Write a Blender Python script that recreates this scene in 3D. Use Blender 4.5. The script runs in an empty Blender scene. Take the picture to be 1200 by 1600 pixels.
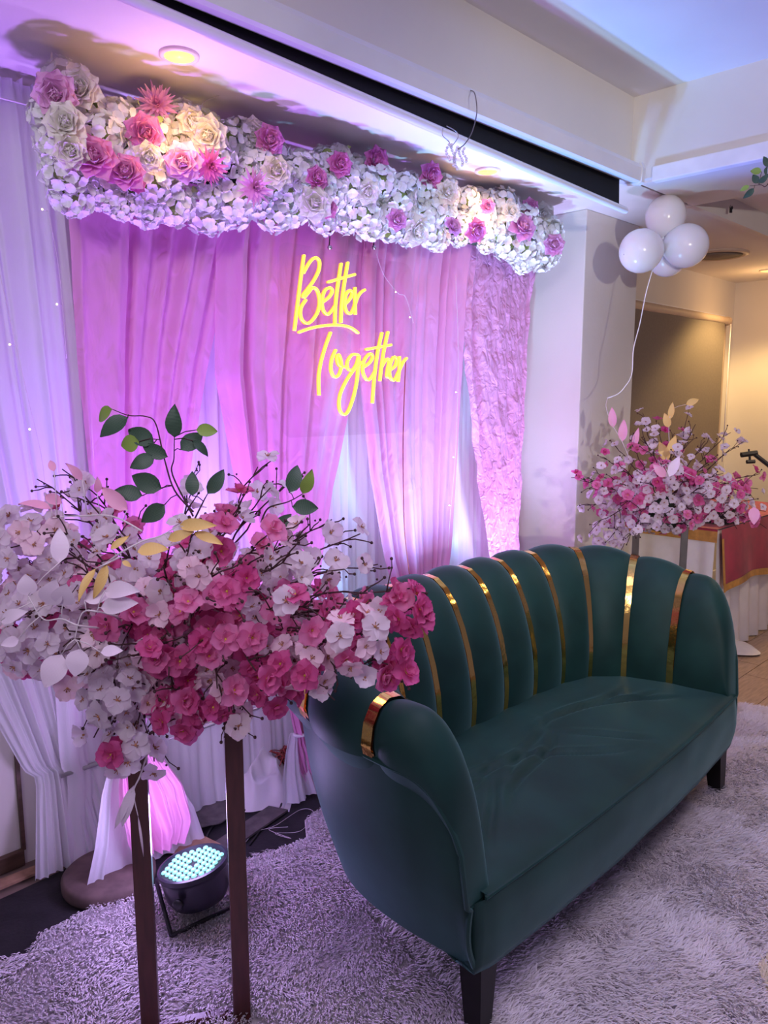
import bpy, bmesh, math, random
import numpy as np
from mathutils import Vector, Matrix, noise, Quaternion
random.seed(7); rng = np.random.default_rng(7)
SC = bpy.context.scene
COL = SC.collection
PI = math.pi

# ------------------------------------------------------------------ camera
CAM_H, PITCH, YAW, FPX = 1.5, math.radians(8.5), math.radians(45), 1200.0
cam_d = bpy.data.cameras.new('camera'); cam = bpy.data.objects.new('camera', cam_d); COL.objects.link(cam)
cam_d.sensor_fit = 'VERTICAL'; cam_d.sensor_height = 36.0; cam_d.lens = 36.0 * FPX / 1600.0
cam_d.clip_start = 0.05
cam.location = (0, 0, CAM_H); cam.rotation_euler = (PI / 2 - PITCH, 0, -YAW)
SC.camera = cam
CR = Vector((math.cos(YAW), -math.sin(YAW), 0)); FH = Vector((math.sin(YAW), math.cos(YAW), 0)); UP = Vector((0, 0, 1))
CF = FH * math.cos(PITCH) - UP * math.sin(PITCH); CU = UP * math.cos(PITCH) + FH * math.sin(PITCH)
O = Vector((0, 0, CAM_H))
def ray(x, y): return CR * ((x - 600) / FPX) - CU * ((y - 800) / FPX) + CF
def aty(x, y, Y): d = ray(x, y); return O + d * (Y / d.y)
def atx(x, y, X): d = ray(x, y); return O + d * (X / d.x)
def atz(x, y, Z=0.0): d = ray(x, y); return O + d * ((Z - CAM_H) / d.z)
def atd(x, y, D): return O + ray(x, y) * D

# ------------------------------------------------------------------ world, exposure
w = bpy.data.worlds.new('world'); SC.world = w; w.use_nodes = True
w.node_tree.nodes['Background'].inputs[0].default_value = (0.52, 0.44, 0.78, 1)
w.node_tree.nodes['Background'].inputs[1].default_value = 0.21
SC.view_settings.view_transform = 'Standard'; SC.view_settings.look = 'None'
SC.view_settings.exposure = 0.0; SC.view_settings.gamma = 1.0; SC.view_settings.use_curve_mapping = False

# ------------------------------------------------------------------ lights of the hall
def light(name, typ, loc, target, power, color, **kw):
    d = bpy.data.lights.new(name, typ); d.energy = power; d.color = color
    for k, v in kw.items(): setattr(d, k, v)
    o = bpy.data.objects.new(name, d); COL.objects.link(o); o.location = loc
    v = Vector(target) - Vector(loc); o.rotation_euler = v.to_track_quat('-Z', 'Y').to_euler()
    return o
# soft unseen fill added above the frame to brighten rug and room
light('overhead_fill', 'AREA', (1.3, 0.2, 2.69), (1.3, 0.2, 0), 25, (0.86, 0.74, 1.0), shape='RECTANGLE', size=2.6, size_y=1.2, spread=math.radians(150))
# spill of the stage light by the flower stand
light('stage_light_spill', 'POINT', (1.03, 1.86, 0.30), (0, 0, 0), 7.0, (0.60, 0.44, 1.0), shadow_soft_size=0.08)
# stand lamp behind the photographer, throws the balloon shadows on the pillar
light('photographer_lamp', 'SPOT', (-1.4, -3.15, 1.72), (3.5, 1.9, 1.75), 430, (1.0, 0.93, 0.88), spot_size=math.radians(30), spot_blend=0.7, shadow_soft_size=0.06)
# violet and blue washes aimed up the cloth; all but the first unseen
def wash(name, loc, target, power, col, ang): light(name, 'SPOT', loc, target, power, col, spot_size=math.radians(ang), spot_blend=1.0, shadow_soft_size=0.06)
wash('violet_wash', (1.05, 1.83, 0.24), (1.28, 2.32, 1.70), 200, (0.40, 0.16, 1.0), 80)
wash('added_mid_wash', (1.75, 1.90, 0.14), (1.80, 2.32, 1.75), 110, (0.58, 0.34, 1.0), 70)  # unseen wash added to carry light up the middle drapes
wash('blue_wash', (2.35, 1.93, 0.55), (2.45, 2.18, 2.2), 135, (0.30, 0.62, 1.0), 92)
wash('added_right_wash', (3.02, 1.86, 0.14), (3.02, 2.36, 1.7), 250, (0.50, 0.46, 1.0), 56)  # unseen wash added to brighten the rightmost drape
light('blue_tray_beam', 'SPOT', (2.6, 1.98, 0.95), (2.35, 1.0, 2.72), 120, (0.10, 0.26, 1.0), spot_size=math.radians(70), spot_blend=0.5, shadow_soft_size=0.03)
for bx, bz, bw in ((1.45, 1.0, 0.6), (2.03, 0.72, 1.0), (2.85, 0.8, 0.6)): light('cyan_gap_fill', 'POINT', (bx, 2.325, bz), (1.9, 2.5, 2), bw, (0.25, 0.52, 1.0), shadow_soft_size=0.08)  # points added between the cloth layers, tint the panel gaps blue
# faint unseen fill added from the front to lift upper drapes and garland
light('front_fill', 'AREA', (-1.3, -0.2, 2.55), (1.7, 2.3, 2.1), 9, (0.92, 0.86, 1.0), shape='DISK', size=0.8, spread=math.radians(75))
# warm dining area lamp further along the room
light('dining_lamp', 'SPOT', (5.75, 1.95, 2.33), (5.75, 2.15, 0), 60, (1.0, 0.66, 0.26), spot_size=math.radians(120), spot_blend=0.5, shadow_soft_size=0.06)
light('dining_lamp_near', 'SPOT', (4.6, 0.4, 2.33), (4.6, 0.8, 0), 34, (1.0, 0.74, 0.5), spot_size=math.radians(130), spot_blend=0.6, shadow_soft_size=0.08)

# ------------------------------------------------------------------ materials
def newmat(name):
    m = bpy.data.materials.new(name); m.use_nodes = True
    nt = m.node_tree; b = nt.nodes['Principled BSDF']
    return m, nt, b
def setin(b, **kw):
    for k, v in kw.items():
        n = k.replace('_', ' ')
        if n in b.inputs: b.inputs[n].default_value = v
def pm(name, col, rough=0.5, metal=0.0, noise_scale=None, var=0.12, bump=0.0, bscale=None, detail=3.0, stretch=None, **kw):
    """principled material with procedural colour variation and fine bump"""
    m, nt, b = newmat(name); c = (*col, 1)
    setin(b, Base_Color=c, Roughness=rough, Metallic=metal, **kw)
    tc = nt.nodes.new('ShaderNodeTexCoord'); src = tc.outputs['Object']
    if stretch:
        mp = nt.nodes.new('ShaderNodeMapping'); mp.inputs['Scale'].default_value = stretch
        nt.links.new(src, mp.inputs['Vector']); src = mp.outputs[0]
    if noise_scale:
        n = nt.nodes.new('ShaderNodeTexNoise'); n.inputs['Scale'].default_value = noise_scale; n.inputs['Detail'].default_value = detail
        nt.links.new(src, n.inputs['Vector'])
        r = nt.nodes.new('ShaderNodeValToRGB')
        r.color_ramp.elements[0].position = 0.3; r.color_ramp.elements[1].position = 0.7
        r.color_ramp.elements[0].color = (*[max(0, x * (1 - var)) for x in col], 1)
        r.color_ramp.elements[1].color = (*[min(1, x * (1 + var)) for x in col], 1)
        nt.links.new(n.outputs['Fac'], r.inputs['Fac']); nt.links.new(r.outputs['Color'], b.inputs['Base Color'])
    if bump:
        n2 = nt.nodes.new('ShaderNodeTexNoise'); n2.inputs['Scale'].default_value = bscale or 60; n2.inputs['Detail'].default_value = 4
        nt.links.new(src, n2.inputs['Vector'])
        bp = nt.nodes.new('ShaderNodeBump'); bp.inputs['Strength'].default_value = bump; bp.inputs['Distance'].default_value = 0.01
        nt.links.new(n2.outputs['Fac'], bp.inputs['Height']); nt.links.new(bp.outputs['Normal'], b.inputs['Normal'])
    return m
def cloth(name, col, transp=0.15, transl=0.4, rough_bump=0.25, bscale=30, stretch=(1, 1, 1)):
    """thin sheer cloth: diffuse + translucent + a little see-through"""
    m = bpy.data.materials.new(name); m.use_nodes = True; nt = m.node_tree
    for n in list(nt.nodes): nt.nodes.remove(n)
    out = nt.nodes.new('ShaderNodeOutputMaterial')
    tc = nt.nodes.new('ShaderNodeTexCoord'); mp = nt.nodes.new('ShaderNodeMapping'); mp.inputs['Scale'].default_value = stretch
    nt.links.new(tc.outputs['Object'], mp.inputs['Vector'])
    nz = nt.nodes.new('ShaderNodeTexNoise'); nz.inputs['Scale'].default_value = bscale; nz.inputs['Detail'].default_value = 3; nz.inputs['Distortion'].default_value = 1.2
    nt.links.new(mp.outputs[0], nz.inputs['Vector'])
    bp = nt.nodes.new('ShaderNodeBump'); bp.inputs['Strength'].default_value = rough_bump; bp.inputs['Distance'].default_value = 0.02
    nt.links.new(nz.outputs['Fac'], bp.inputs['Height'])
    d = nt.nodes.new('ShaderNodeBsdfPrincipled'); d.inputs['Base Color'].default_value = (*col, 1); d.inputs['Roughness'].default_value = 0.55
    d.inputs['Sheen Weight'].default_value = 0.2
    t = nt.nodes.new('ShaderNodeBsdfTranslucent'); t.inputs['Color'].default_value = (*col, 1)
    x = nt.nodes.new('ShaderNodeBsdfTransparent'); x.inputs['Color'].default_value = (*[0.5 + 0.5 * c for c in col], 1)
    nt.links.new(bp.outputs[0], d.inputs['Normal']); nt.links.new(bp.outputs[0], t.inputs['Normal'])
    m1 = nt.nodes.new('ShaderNodeMixShader'); m1.inputs[0].default_value = transl
    nt.links.new(d.outputs[0], m1.inputs[1]); nt.links.new(t.outputs[0], m1.inputs[2])
    m2 = nt.nodes.new('ShaderNodeMixShader'); m2.inputs[0].default_value = transp
    nt.links.new(m1.outputs[0], m2.inputs[1]); nt.links.new(x.outputs[0], m2.inputs[2])
    nt.links.new(m2.outputs[0], out.inputs['Surface'])
    return m
def petal(name, col, tip=None, transl=0.25):
    """petal: colour varies from flower to flower by Object Info random"""
    m = bpy.data.materials.new(name); m.use_nodes = True; nt = m.node_tree
    b = nt.nodes['Principled BSDF']; out = nt.nodes['Material Output']
    oi = nt.nodes.new('ShaderNodeObjectInfo'); r = nt.nodes.new('ShaderNodeValToRGB')
    r.color_ramp.elements[0].color = (*col, 1); r.color_ramp.elements[1].color = (*(tip or col), 1)
    nt.links.new(oi.outputs['Random'], r.inputs['Fac'])
    nt.links.new(r.outputs['Color'], b.inputs['Base Color'])
    b.inputs['Roughness'].default_value = 0.55
    t = nt.nodes.new('ShaderNodeBsdfTranslucent'); nt.links.new(r.outputs['Color'], t.inputs['Color'])
    mx = nt.nodes.new('ShaderNodeMixShader'); mx.inputs[0].default_value = transl
    nt.links.new(b.outputs[0], mx.inputs[1]); nt.links.new(t.outputs[0], mx.inputs[2]); nt.links.new(mx.outputs[0], out.inputs['Surface'])
    return m
def emit(name, col, s):
    m, nt, b = newmat(name); setin(b, Base_Color=(*col, 1), Emission_Color=(*col, 1), Emission_Strength=s, Roughness=0.4)
    return m
M = {}
M['wall'] = pm('wall_paint', (0.74, 0.69, 0.62), 0.7, noise_scale=2.5, var=0.03, bump=0.05, bscale=90)
M['ceil'] = pm('ceiling_paint', (0.76, 0.72, 0.68), 0.75, noise_scale=3, var=0.03, bump=0.04, bscale=70)
M['trim'] = pm('trim_paint', (0.84, 0.82, 0.83), 0.55, noise_scale=9, var=0.06, bump=0.08, bscale=30)
M['baseb'] = pm('dark_wood_base', (0.10, 0.055, 0.035), 0.5, noise_scale=8, var=0.3, stretch=(1, 8, 8))
M['grout'] = pm('floor_grout', (0.22, 0.16, 0.12), 0.8, noise_scale=20, var=0.1)
M['tile'] = pm('wood_look_tile', (0.42, 0.29, 0.20), 0.35, noise_scale=9, var=0.22, stretch=(1.2, 9, 1), detail=5)
M['blackfloor'] = pm('black_floor_cloth', (0.012, 0.010, 0.012), 0.8, noise_scale=14, var=0.5, bump=0.2, bscale=80)
M['velvet'] = pm('green_velvet', (0.009, 0.043, 0.035), 0.55, noise_scale=5, var=0.3, bump=0.05, bscale=14, Sheen_Weight=0.4, Sheen_Roughness=0.4, Sheen_Tint=(0.35, 0.7, 0.72, 1), Specular_IOR_Level=0.25)
M['gold'] = pm('gold_foil_strip', (0.95, 0.62, 0.17), 0.13, 1.0, bump=0.12, bscale=25)
M['blackwood'] = pm('black_wood', (0.005, 0.004, 0.004), 0.4, noise_scale=12, var=0.3, Specular_IOR_Level=0.25)
M['redwood'] = pm('mahogany_frame', (0.075, 0.018, 0.016), 0.28, noise_scale=10, var=0.3, stretch=(6, 6, 1))
M['rugbase'] = pm('rug_backing', (0.74, 0.69, 0.72), 0.95, noise_scale=40, var=0.2)
M['pile'] = pm('rug_pile', (0.86, 0.81, 0.84), 0.7, noise_scale=2.2, var=0.07, Sheen_Weight=0.2)
M['pilecream'] = pm('cream_pile', (0.75, 0.66, 0.48), 0.7, noise_scale=3, var=0.08)
M['pink'] = cloth('pink_sheer', (0.90, 0.40, 0.70), 0.12, 0.30, 0.5, 9, (1.6, 1, 0.6))
M['pinkcr'] = cloth('pink_crinkled_satin', (0.90, 0.42, 0.70), 0.04, 0.35, 0.8, 26, (1, 1, 0.7))
M['white'] = cloth('white_sheer', (0.90, 0.90, 0.93), 0.10, 0.40, 0.15, 16, (2, 1, 0.4))
M['satin'] = cloth('white_satin', (0.86, 0.83, 0.82), 0.0, 0.2, 0.1, 12)
M['whitebg'] = pm('white_tablecloth', (0.80, 0.77, 0.74), 0.7, noise_scale=12, var=0.05, bump=0.1, bscale=14)
M['red'] = pm('crimson_velvet', (0.36, 0.018, 0.055), 0.5, noise_scale=9, var=0.25, Sheen_Weight=0.15)
M['goldcloth'] = pm('gold_braid', (0.55, 0.27, 0.06), 0.45, noise_scale=30, var=0.2)
M['neon'] = emit('neon_yellow', (1.0, 0.74, 0.06), 1.5)
M['neonbase'] = emit('neon_base', (1.0, 0.50, 0.04), 0.7)
M['steel'] = pm('brushed_steel', (0.55, 0.53, 0.53), 0.3, 1.0, noise_scale=20, var=0.1)
M['darksteel'] = pm('grey_metal', (0.20, 0.18, 0.18), 0.35, 0.8, noise_scale=20, var=0.1)
M['black'] = pm('black_plastic', (0.012, 0.012, 0.014), 0.45, noise_scale=30, var=0.2)
M['blue_black'] = pm('dark_navy_plastic', (0.010, 0.011, 0.020), 0.35, noise_scale=30, var=0.2)
M['alu'] = pm('white_aluminium', (0.80, 0.79, 0.80), 0.35, noise_scale=6, var=0.04)
M['screenblack'] = pm('black_screen_border', (0.004, 0.004, 0.005), 0.9, noise_scale=30, var=0.2)
M['led'] = emit('led_lens', (0.34, 0.78, 0.90), 1.15); M['led'].node_tree.nodes['Principled BSDF'].inputs['Base Color'].default_value = (0.08, 0.16, 0.18, 1)
M['lamp'] = emit('downlight_glow', (1.0, 0.66, 0.18), 1.8)
M['fairy'] = emit('fairy_led', (1.0, 0.72, 0.35), 3.0)
M['lampring'] = pm('downlight_ring', (0.80, 0.70, 0.60), 0.4, noise_scale=30, var=0.05)
M['balloon'] = pm('white_latex', (0.86, 0.83, 0.86), 0.22, noise_scale=3, var=0.02, Subsurface_Weight=0.15)
M['ribbon'] = pm('white_ribbon', (0.88, 0.86, 0.88), 0.4, noise_scale=30, var=0.05)
M['blind'] = pm('taupe_blind', (0.20, 0.165, 0.135), 0.8, noise_scale=60, var=0.06)
M['rail'] = pm('beige_rail', (0.55, 0.42, 0.31), 0.5, noise_scale=20, var=0.05)
M['bw'] = petal('blossom_white', (0.84, 0.74, 0.83), (0.92, 0.84, 0.88), 0.5)
M['bp'] = petal('blossom_pink', (0.72, 0.08, 0.32), (0.90, 0.32, 0.58), 0.45)
M['bl'] = petal('blossom_blush', (0.88, 0.60, 0.72), (0.90, 0.74, 0.80))
M['eye'] = pm('blossom_eye', (0.45, 0.20, 0.10), 0.7, noise_scale=60, var=0.3)
M['eyey'] = pm('blossom_stamen', (0.75, 0.55, 0.10), 0.7, noise_scale=60, var=0.3)
M['twig'] = pm('dark_twig', (0.055, 0.020, 0.022), 0.7, noise_scale=40, var=0.4)
M['palestem'] = pm('pale_stem', (0.75, 0.66, 0.70), 0.6, noise_scale=40, var=0.1)
M['foam'] = pm('floral_foam', (0.03, 0.05, 0.03), 0.9, noise_scale=40, var=0.4)
M['hyd'] = petal('hydrangea_white', (0.86, 0.88, 0.84), (0.92, 0.90, 0.88), 0.2)
M['cream'] = petal('rose_cream', (0.90, 0.86, 0.74), (0.90, 0.88, 0.82), 0.2)
M['rosep'] = petal('rose_pink', (0.80, 0.22, 0.56), (0.86, 0.36, 0.66), 0.2)
M['rosel'] = petal('rose_lilac', (0.80, 0.38, 0.70), (0.86, 0.50, 0.76), 0.2)
def leafmat(name, col, vein):
    m, nt, b = newmat(name); setin(b, Roughness=0.5)
    tc = nt.nodes.new('ShaderNodeTexCoord'); wv = nt.nodes.new('ShaderNodeTexWave'); wv.inputs['Scale'].default_value = 9; wv.inputs['Distortion'].default_value = 2.0
    nt.links.new(tc.outputs['UV'], wv.inputs['Vector']); r = nt.nodes.new('ShaderNodeValToRGB')
    r.color_ramp.elements[0].color = (*vein, 1); r.color_ramp.elements[1].color = (*col, 1); r.color_ramp.elements[1].position = 0.35
    nt.links.new(wv.outputs['Fac'], r.inputs['Fac']); nt.links.new(r.outputs['Color'], b.inputs['Base Color'])
    return m
M['leaf'] = leafmat('green_leaf', (0.022, 0.060, 0.035), (0.10, 0.16, 0.10))
M['leafy'] = leafmat('young_leaf', (0.22, 0.34, 0.05), (0.30, 0.42, 0.10))
M['leafyel'] = leafmat('ochre_leaf', (0.80, 0.52, 0.16), (0.84, 0.60, 0.26))
M['leaflav'] = leafmat('pale_leaf', (0.82, 0.66, 0.80), (0.84, 0.72, 0.84))
M['leafpink'] = leafmat('pink_leaf', (0.86, 0.36, 0.58), (0.88, 0.48, 0.66))
M['basewood'] = pm('worn_base_wood', (0.13, 0.085, 0.075), 0.8, noise_scale=18, var=0.3)
M['card'] = pm('cardboard', (0.34, 0.20, 0.12), 0.9, noise_scale=25, var=0.3)
M['slate'] = pm('worn_board', (0.10, 0.085, 0.08), 0.8, noise_scale=25, var=0.35)
M['wire'] = pm('red_wire', (0.30, 0.045, 0.035), 0.5, noise_scale=40, var=0.4)
M['crystal'] = pm('crystal', (0.95, 0.95, 1.0), 0.05, Transmission_Weight=0.8, IOR=1.5)
def acrylic():
    m = bpy.data.materials.new('clear_acrylic'); m.use_nodes = True; nt = m.node_tree
    for n in list(nt.nodes): nt.nodes.remove(n)
    out = nt.nodes.new('ShaderNodeOutputMaterial'); t = nt.nodes.new('ShaderNodeBsdfTransparent'); t.inputs[0].default_value = (0.985, 0.97, 0.98, 1)
    g = nt.nodes.new('ShaderNodeBsdfGlossy'); g.inputs['Roughness'].default_value = 0.08
    mx = nt.nodes.new('ShaderNodeMixShader'); mx.inputs[0].default_value = 0.03; nt.links.new(t.outputs[0], mx.inputs[1]); nt.links.new(g.outputs[0], mx.inputs[2])
    nt.links.new(mx.outputs[0], out.inputs[0]); return m
M['acrylic'] = acrylic()

# ------------------------------------------------------------------ mesh helpers
def tag(o, label=None, cat=None, group=None, kind=None):
    if label: o['label'] = label
    if cat: o['category'] = cat
    if group: o['group'] = group
    if kind: o['kind'] = kind
    return o
def thing(name, loc, label, cat, group=None):
    o = bpy.data.objects.new(name, None); COL.objects.link(o); o.location = loc; o.empty_display_size = 0.05
    return tag(o, label, cat, group)
def wloc(o):
    p = Vector((0, 0, 0))
    while o is not None: p += o.location; o = o.parent
    return p
def link(name, me, parent=None, loc=(0, 0, 0)):
    o = bpy.data.objects.new(name, me); COL.objects.link(o)
    if parent is not None: o.parent = parent
    o.location = Vector(loc) - (wloc(parent) if parent is not None else Vector((0, 0, 0)))
    return o
class MB:
    """collects faces in world coordinates"""
    def __init__(s): s.v = []; s.f = []; s.mi = []; s.uv = None
    def add(s, vs, fs, mi=0):
        k = len(s.v); s.v += [tuple(p) for p in vs]; s.f += [tuple(i + k for i in f) for f in fs]; s.mi += [mi] * len(fs); return s
    def box(s, a, b, mi=0, bev=0.0):
        x0, y0, z0 = [min(a[i], b[i]) for i in range(3)]; x1, y1, z1 = [max(a[i], b[i]) for i in range(3)]
        if bev <= 0:
            return s.add([(x0,y0,z0),(x1,y0,z0),(x1,y1,z0),(x0,y1,z0),(x0,y0,z1),(x1,y0,z1),(x1,y1,z1),(x0,y1,z1)],
                     [(0,3,2,1),(4,5,6,7),(0,1,5,4),(1,2,6,5),(2,3,7,6),(3,0,4,7)], mi)
        bm = bmesh.new(); bmesh.ops.create_cube(bm, size=1)
        bmesh.ops.scale(bm, vec=(x1-x0, y1-y0, z1-z0), verts=bm.verts)
        bmesh.ops.bevel(bm, geom=bm.edges[:], offset=bev, segments=2, profile=0.6, affect='EDGES')
        bmesh.ops.translate(bm, vec=((x0+x1)/2, (y0+y1)/2, (z0+z1)/2), verts=bm.verts)
        bm.verts.index_update(); s.add([v.co for v in bm.verts], [[v.index for v in f.verts] for f in bm.faces], mi); bm.free(); return s
    def grid(s, P, closeu=False, closev=False, mi=0):
        nu = len(P); nv = len(P[0]); vs = [p for row in P for p in row]; fs = []
        for i in range(nu if closeu else nu - 1):
            for j in range(nv if closev else nv - 1):
                i2 = (i + 1) % nu; j2 = (j + 1) % nv
                fs.append((i*nv+j, i2*nv+j, i2*nv+j2, i*nv+j2))
        return s.add(vs, fs, mi)
    def tube(s, pts, r, n=6, cap=True, mi=0):
        pts = [Vector(p) for p in pts]; rs = r if isinstance(r, (list, tuple)) else [r] * len(pts)
        rows = []; prev = None
        for i, p in enumerate(pts):
            t = (pts[min(i+1, len(pts)-1)] - pts[max(i-1, 0)])
            if t.length < 1e-9: t = Vector((0, 0, 1))
            t.normalize()
            if prev is None:
                a = Vector((0, 0, 1)) if abs(t.z) < 0.9 else Vector((1, 0, 0)); u = t.cross(a).normalized()
            else:
                u = prev - t * prev.dot(t)
                u = u.normalized() if u.length > 1e-6 else t.orthogonal().normalized()
            prev = u; v = t.cross(u)
            rows.append([p + (u * math.cos(2*PI*k/n) + v * math.sin(2*PI*k/n)) * rs[i] for k in range(n)])
        base = len(s.v); s.grid(rows, closev=True, mi=mi)
        if cap:
            s.f.append(tuple(base + k for k in range(n))[::-1]); s.mi.append(mi)
            e = base + (len(pts)-1) * n; s.f.append(tuple(e + k for k in range(n))); s.mi.append(mi)
        return s
    def ball(s, c, r, n=8, m=6, mi=0, sc=(1, 1, 1)):
        c = Vector(c); rows = []
        for i in range(m + 1):
            th = PI * i / m; rr = max(math.sin(th), 0.02)
            rows.append([c + Vector((r*sc[0]*rr*math.cos(2*PI*k/n), r*sc[1]*rr*math.sin(2*PI*k/n), r*sc[2]*math.cos(th))) for k in range(n)])
        return s.grid(rows, closev=True, mi=mi)
    def disc(s, c, r, nrm=(0, 0, 1), n=24, mi=0):
        q = Vector(nrm).to_track_quat('Z', 'Y'); c = Vector(c)
        return s.add([c + q @ Vector((r*math.cos(2*PI*k/n), r*math.sin(2*PI*k/n), 0)) for k in range(n)], [tuple(range(n))], mi)
    def lathe(s, c, prof, nrm=(0, 0, 1), n=24, mi=0, cap=True):
        q = Vector(nrm).to_track_quat('Z', 'Y'); c = Vector(c)
        rows = [[c + q @ Vector((r*math.cos(2*PI*k/n), r*math.sin(2*PI*k/n), z)) for k in range(n)] for r, z in prof]
        base = len(s.v); s.grid(rows, closev=True, mi=mi)
        if cap:
            s.f.append(tuple(base + k for k in range(n))[::-1]); s.mi.append(mi)
            e = base + (len(prof)-1)*n; s.f.append(tuple(e + k for k in range(n))); s.mi.append(mi)
        return s
    def mesh(s, name, mats, smooth=True, origin=(0, 0, 0), fix=True):
        me = bpy.data.meshes.new(name); o = Vector(origin)
        me.from_pydata([tuple(Vector(v) - o) for v in s.v], [], s.f)
        for m in (mats if isinstance(mats, (list, tuple)) else [mats]): me.materials.append(M[m] if isinstance(m, str) else m)
        me.polygons.foreach_set('material_index', s.mi)
        if fix:
            bm = bmesh.new(); bm.from_mesh(me); bmesh.ops.recalc_face_normals(bm, faces=bm.faces[:]); bm.to_mesh(me); bm.free()
        if smooth: me.polygons.foreach_set('use_smooth', [True] * len(me.polygons))
        me.update(); return me
    def build(s, name, mats, parent=None, smooth=True, fix=True):
        c = sum((Vector(v) for v in s.v), Vector()) / max(1, len(s.v))
        zmin = min(v[2] for v in s.v); c.z = zmin
        return link(name, s.mesh(name, mats, smooth, c, fix), parent, c)
def catmull(pts, k=6, closed=False):
    pts = [Vector(p) for p in pts]; n = len(pts); out = []
    for i in range(n - 1):
        p0 = pts[max(i-1, 0)]; p1 = pts[i]; p2 = pts[i+1]; p3 = pts[min(i+2, n-1)]
        for j in range(k):
            t = j / k; out.append(0.5*((2*p1) + (p2-p0)*t + (2*p0-5*p1+4*p2-p3)*t*t + (3*p1-p0-3*p2+p3)*t**3))
    out.append(pts[-1]); return out
def smoothshade(o, ang=40):
    me = o.data
    me.polygons.foreach_set('use_smooth', [True]*len(me.polygons))
    try: me.set_sharp_from_angle(angle=math.radians(ang))
    except Exception: pass
    return o
def interp(x, xs, ys): return float(np.interp(x, xs, ys))
def sstep(a, b, x):
    t = min(1, max(0, (x-a)/(b-a))); return t*t*(3-2*t)

# ================================================================== the setting
WY = 2.46          # back wall
ZC = 2.39          # lower ceiling
def struct(name, mb, mats, parent=None, smooth=False):
    o = mb.build(name, mats, parent, smooth)
    if parent is None: o['kind'] = 'structure'
    return o
# floor: grout bed with separate wood-look tiles where they can be seen
mb = MB(); mb.box((-1.6, -1.2, -0.06), (7.0, WY, -0.004)); floor = struct('floor', mb, 'grout')
tl, tw, gap = 0.60, 0.20, 0.004
tile_me = MB().box((0, 0, -0.004), (tl - gap, tw - gap, 0.0)).mesh('floor_tile', 'tile', False)
ix = 0
for r in range(12):
    y0 = 0.05 + r * tw; off = (r % 3) * 0.2
    for c in range(6):
        x0 = 3.05 + off + c * tl
        if x0 + tl > 6.36: continue
        link('floor_tile', tile_me, floor, (x0, y0, 0.0))
# back wall and far room walls
mb = MB(); mb.box((-1.2, WY, -0.05), (6.5, WY + 0.1, 2.95)); struct('wall_back', mb, 'wall')
mb = MB(); mb.box((6.38, -0.9, -0.05), (6.48, WY, 2.95)); struct('wall_right', mb, 'wall')
# pillar
mb = MB(); mb.box((3.40, 2.03, 0.0), (3.93, WY, ZC), bev=0.006); struct('wall_pillar', mb, 'wall')
# ceilings: low ceiling over the stage, beam, raised trays
BY, BX = 1.66, 3.115
mb = MB(); mb.box((-1.2, BY, ZC), (6.5, WY, ZC + 0.08)); struct('ceiling_stage', mb, 'ceil')
mb = MB(); mb.box((BX + .03, -0.9, ZC - 0.01), (3.66, BY - 0.03, ZC + 0.08)); struct('ceiling_beam', mb, 'ceil')
mb = MB(); mb.box((-1.2, -0.9, 2.72), (BX + .02, BY + .02, 2.80)); struct('ceiling_tray', mb, 'ceil')
mb = MB(); mb.box((3.64, -0.9, 2.49), (6.5, BY, 2.57)); struct('ceiling_far_tray', mb, 'ceil')
mb = MB(); mb.box((3.66, BY - 0.034, ZC - 0.01), (6.5, BY - 0.002, 2.49)); struct('wall_far_bulkhead', mb, 'wall')
mb = MB(); mb.box((-1.2, BY, ZC + .08), (BX + .01, BY + 0.06, 2.74)); struct('wall_bulkhead', mb, 'wall')
mb = MB(); mb.box((BX, -0.9, ZC), (BX + 0.06, BY, 2.74)); struct('wall_bulkhead_right', mb, 'wall')
mb = MB(); mb.box((BX - 0.012, -0.9, ZC - 0.02), (BX + 0.03, BY - 0.10, 2.43), bev=0.004); struct('trim_1', mb, 'trim')
mb = MB(); mb.box((-1.2, WY - 0.018, 0.0), (0.80, WY, 0.055), bev=0.004); struct('baseboard_back', mb, 'baseb')
mb = MB(); mb.box((0.795, WY - 0.012, 0.05), (0.807, WY, 0.80)); struct('trim_2', mb, 'baseb')
mb = MB(); mb.box((3.93, WY - 0.015, 0.0), (6.38, WY, 0.09), bev=0.004); struct('baseboard_far', mb, 'trim')
# window with its blind
win = struct('window_1', MB().box((4.55, WY - 0.03, 0.85), (6.14, WY + 0.02, 2.12)), 'trim')
for x in (6.05, 6.085, 6.12): MB().box((x, WY - 0.045, 0.80), (x + 0.022, WY - 0.02, 2.08), bev=0.004).build('window_frame', 'rail', win, False)
t = thing('roller_blind', (5.2, WY - 0.06, 2.05), 'taupe roller blind lowered over the far window beside the white pillar', 'blind')
rows = [[(x, WY - 0.075 + 0.003*math.sin(x*9 + z), z) for z in np.linspace(0.8, 2.05, 8)] for x in np.linspace(4.5, 6.03, 16)]
mb = MB(); mb.grid(rows); mb.grid([[(p[0], p[1] + 0.003, p[2]) for p in r] for r in rows]); mb.build('blind_cloth', 'blind', t)
mb = MB(); mb.tube([(4.45, WY - 0.06, 2.075), (6.10, WY - 0.06, 2.075)], 0.03, 12); smoothshade(mb.build('blind_rail', 'rail', t))
MB().lathe((6.10, WY - 0.06, 2.075), [(0.034, 0), (0.034, 0.02), (0.02, 0.025)], (1, 0, 0), 14).build('end_cap', 'rail', t)
MB().tube([(6.09, WY - 0.095, 2.05), (6.095, WY - 0.095, 1.0)], 0.004, 5).build('pull_chain', 'ribbon', t)
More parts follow.
